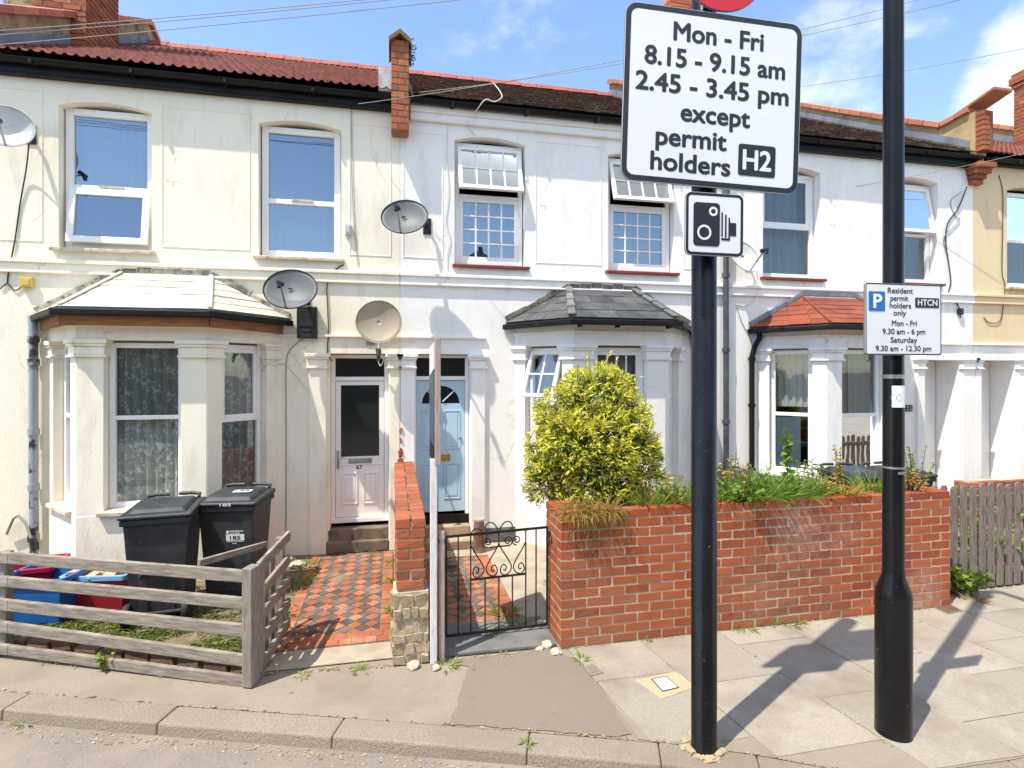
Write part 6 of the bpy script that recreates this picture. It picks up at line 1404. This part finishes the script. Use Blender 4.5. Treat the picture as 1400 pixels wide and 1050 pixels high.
tag(obj('joint_moss', mb, leaf_lime), 'tiny weeds and moss in the paving joints and along the wall feet', 'moss', kind='stuff')
tag(obj('leaf_litter', lt, MATS['tan_grit_and_leaf_litter']), 'brown crumbs of litter and grit in the paving joints', 'litter', kind='stuff')
# ------------------------------------------------------------------ small street things
c = G(909, 938); t = thing('utility_cover', (c.x, c.y, .004), 'small white utility cover in a dark frame set in a sandy square', 'utility cover')
mb = MB(); P = [G(*p).xy for p in ((868, 931), (924, 919), (951, 940), (905, 957))]; mb.prism(P, .002, .0075); obj('surround', mb, mat('sandy_infill', (.50, .38, .23), .95, col2=(.40, .3, .19), nscale=60, bump=.3), t)
P2 = [Vector(G(*p).xy) for p in ((890, 930), (911, 926), (929, 942), (906, 947.5))]; cc = sum(P2, Vector((0, 0))) / 4
mb = MB(); mb.prism([tuple(cc + (p - cc) * 1.0) for p in P2], .003, .0095); obj('cover_frame', mb, mat('dark_cover_frame', (.05, .05, .05), .6), t)
mb = MB(); mb.prism([tuple(cc + (p - cc) * .86) for p in P2], .004, .011); obj('cover_plate', mb, mat('white_worn_plate', (.72, .73, .74), .6, col2=(.25, .25, .25), nscale=38, ramp=(.64, .68)), t)
P3_ = [G(*p).xy for p in ((797, 912), (812, 908), (825, 921), (808, 926))]; c = G(810, 917); t = thing('stop_tap_cover', c, 'small square concrete coloured cover in the paving by the asphalt patch', 'utility cover')
mb = MB(); mb.prism(P3_, .002, .010); obj('cover_frame', mb, kerb_mat, t, bevel=.003); cc = sum((Vector(p) for p in P3_), Vector((0, 0))) / 4; mb = MB(); mb.prism([tuple(cc + (Vector(p) - cc) * .62) for p in P3_], .004, .013); obj('cover_plate', mb, patch_mat, t, bevel=.002)
P4 = [G(*p).xy for p in ((1276, 830), (1295, 825), (1314, 836), (1296, 840))]; c = G(1295, 833); t = thing('rusty_cover', c, 'rusty brown rectangular cover in the paving near the picket fence', 'utility cover')
mb = MB(); mb.prism(P4, .002, .011); obj('cover_plate', mb, mat('rusted_iron', (.16, .085, .055), .85, col2=(.10, .06, .045), nscale=30, bump=.5), t); cc = sum((Vector(p) for p in P4), Vector((0, 0))) / 4; mb = MB(); mb.prism([tuple(cc + (Vector(p) - cc) * 1.12) for p in P4], .002, .009); obj('cover_frame', mb, joint_mat, t)
c = G(655, 756); t = thing('terracotta_stub', c, 'short brown terracotta pipe stub standing by the white wall near the blue door', 'pipe')
mb = MB(); mb.lathe([(.075, 0), (.07, .3), (.06, .38), (.055, .40), (.04, .40), (.035, .2)], c, 18); obj('pipe', mb, mat('brown_terracotta', (.16, .07, .045), .75, col2=(.24, .19, .16), nscale=3, ramp=(.45, .55), bump=.3), t, smooth=True)
mb = MB(); mb.lathe([(.062, .385), (.066, .40), (.062, .415)], c, 18); obj('pipe_rim', mb, concrete, t, smooth=True)
pq = V(740, 720, 6.0); mb = MB(); mb.tube([(1.84, 6.30, .0), (1.84, 6.30, .9)], .04, 10); mb.lathe([(.05, .82), (.05, .92)], (1.84, 6.30, 0), 10); tag(obj('waste_pipe', mb, mat('dark_green_pipe', (.04, .065, .06), .5)), 'dark green waste pipe standing at the left foot of the middle bay', 'pipe')
cp = V(20, 742, 6.95); mb = MB(); mb.tube([(cp.x + .12 - .2, 6.96, .45), (cp.x + .0, 6.93, .62), (cp.x + .06, 6.9, .66), (cp.x + .14, 6.88, .58), (cp.x + .2, 6.86, .42)], .014, 7); tag(obj('bent_pipe', mb, gry, smooth=True), 'thin grey bent pipe arching against the wall at the far left', 'pipe')
# loose stones and broken cement by the gate
def rocks(label, pts, m, name='broken_stone'):
    for (px, py, s, lab) in pts:
        c = G(px, py); bm = bmesh.new(); bmesh.ops.create_icosphere(bm, subdivisions=2, radius=s)
        for v in bm.verts: v.co *= 1 + rnd.uniform(-.2, .2); v.co.z *= .55
        mb = MB(Matrix.Translation((c.x, c.y, s * .25))); mb.add([v.co.copy() for v in bm.verts], [tuple(v.index for v in f.verts) for f in bm.faces]); bm.free(); tag(obj(name, mb, m), lab, 'stone')
stone_m = mat('pale_broken_stone', (.56, .49, .38), .95, col2=(.42, .35, .26), nscale=14, bump=.5)
rocks('', ((748, 884, .05, 'pale broken stone at the brick wall corner by the gate'), (760, 893, .045, 'smaller broken stone right at the brick wall corner'), (738, 888, .03, 'small stone left of the broken ones by the gate'), (565, 912, .05, 'lump of broken cement at the foot of the rubble pier'), (596, 914, .035, 'small cement lump by the white board post foot'), (407, 775, .09, 'pale rubble lump by the back of the fence'), (392, 768, .08, 'pale rubble lump against the cream wall')), stone_m)

# ------------------------------------------------------------------ the far side of the street (behind the viewer, met in the window glass)
far_m = mat('far_brick_wall', (.20, .12, .08), .9, col2=(.15, .09, .06), nscale=3); far_roof = mat('far_slate_roof', (.09, .09, .1), .8, island=.1)
for i, (u0, lab) in enumerate(((-11.6, 'brown brick house across the street on the left, met only in the window glass'), (-2.9, 'brown brick house across the street in the middle, met only in the window glass'), (5.8, 'brown brick house across the street on the right, met only in the window glass'))):
    u1 = u0 + 8.5; y = -8.2; t = thing('brick_house', ((u0 + u1) / 2, y, 0), lab, 'house', 'houses across the street')
    mb = MB(); mb.box(u0, u1, y - 7, y, 0, 5.3); obj('wall', mb, far_m, t)
    mb = MB(); mb.hexa([(u0 - .1, y + .3, 5.25), (u0 - .1, y - 7.3, 5.25), (u0 - .1, y - 3.5, 7.2)], [(u1 + .1, y + .3, 5.25), (u1 + .1, y - 7.3, 5.25), (u1 + .1, y - 3.5, 7.2)]); obj('roof', mb, far_roof, t)
    for k in range(4):
        for zz in (.9, 3.4):
            a = u0 + .8 + k * 1.95; mb = MB(); mb.box(a, a + 1.05, y - .02, y + .05, zz, zz + 1.4); wn = obj('window', mb, far_m, t); mb = MB(); mb.box(a + .08, a + .97, y + .05, y + .06, zz + .08, zz + 1.32); obj('pane', mb, dark_glass, wn)
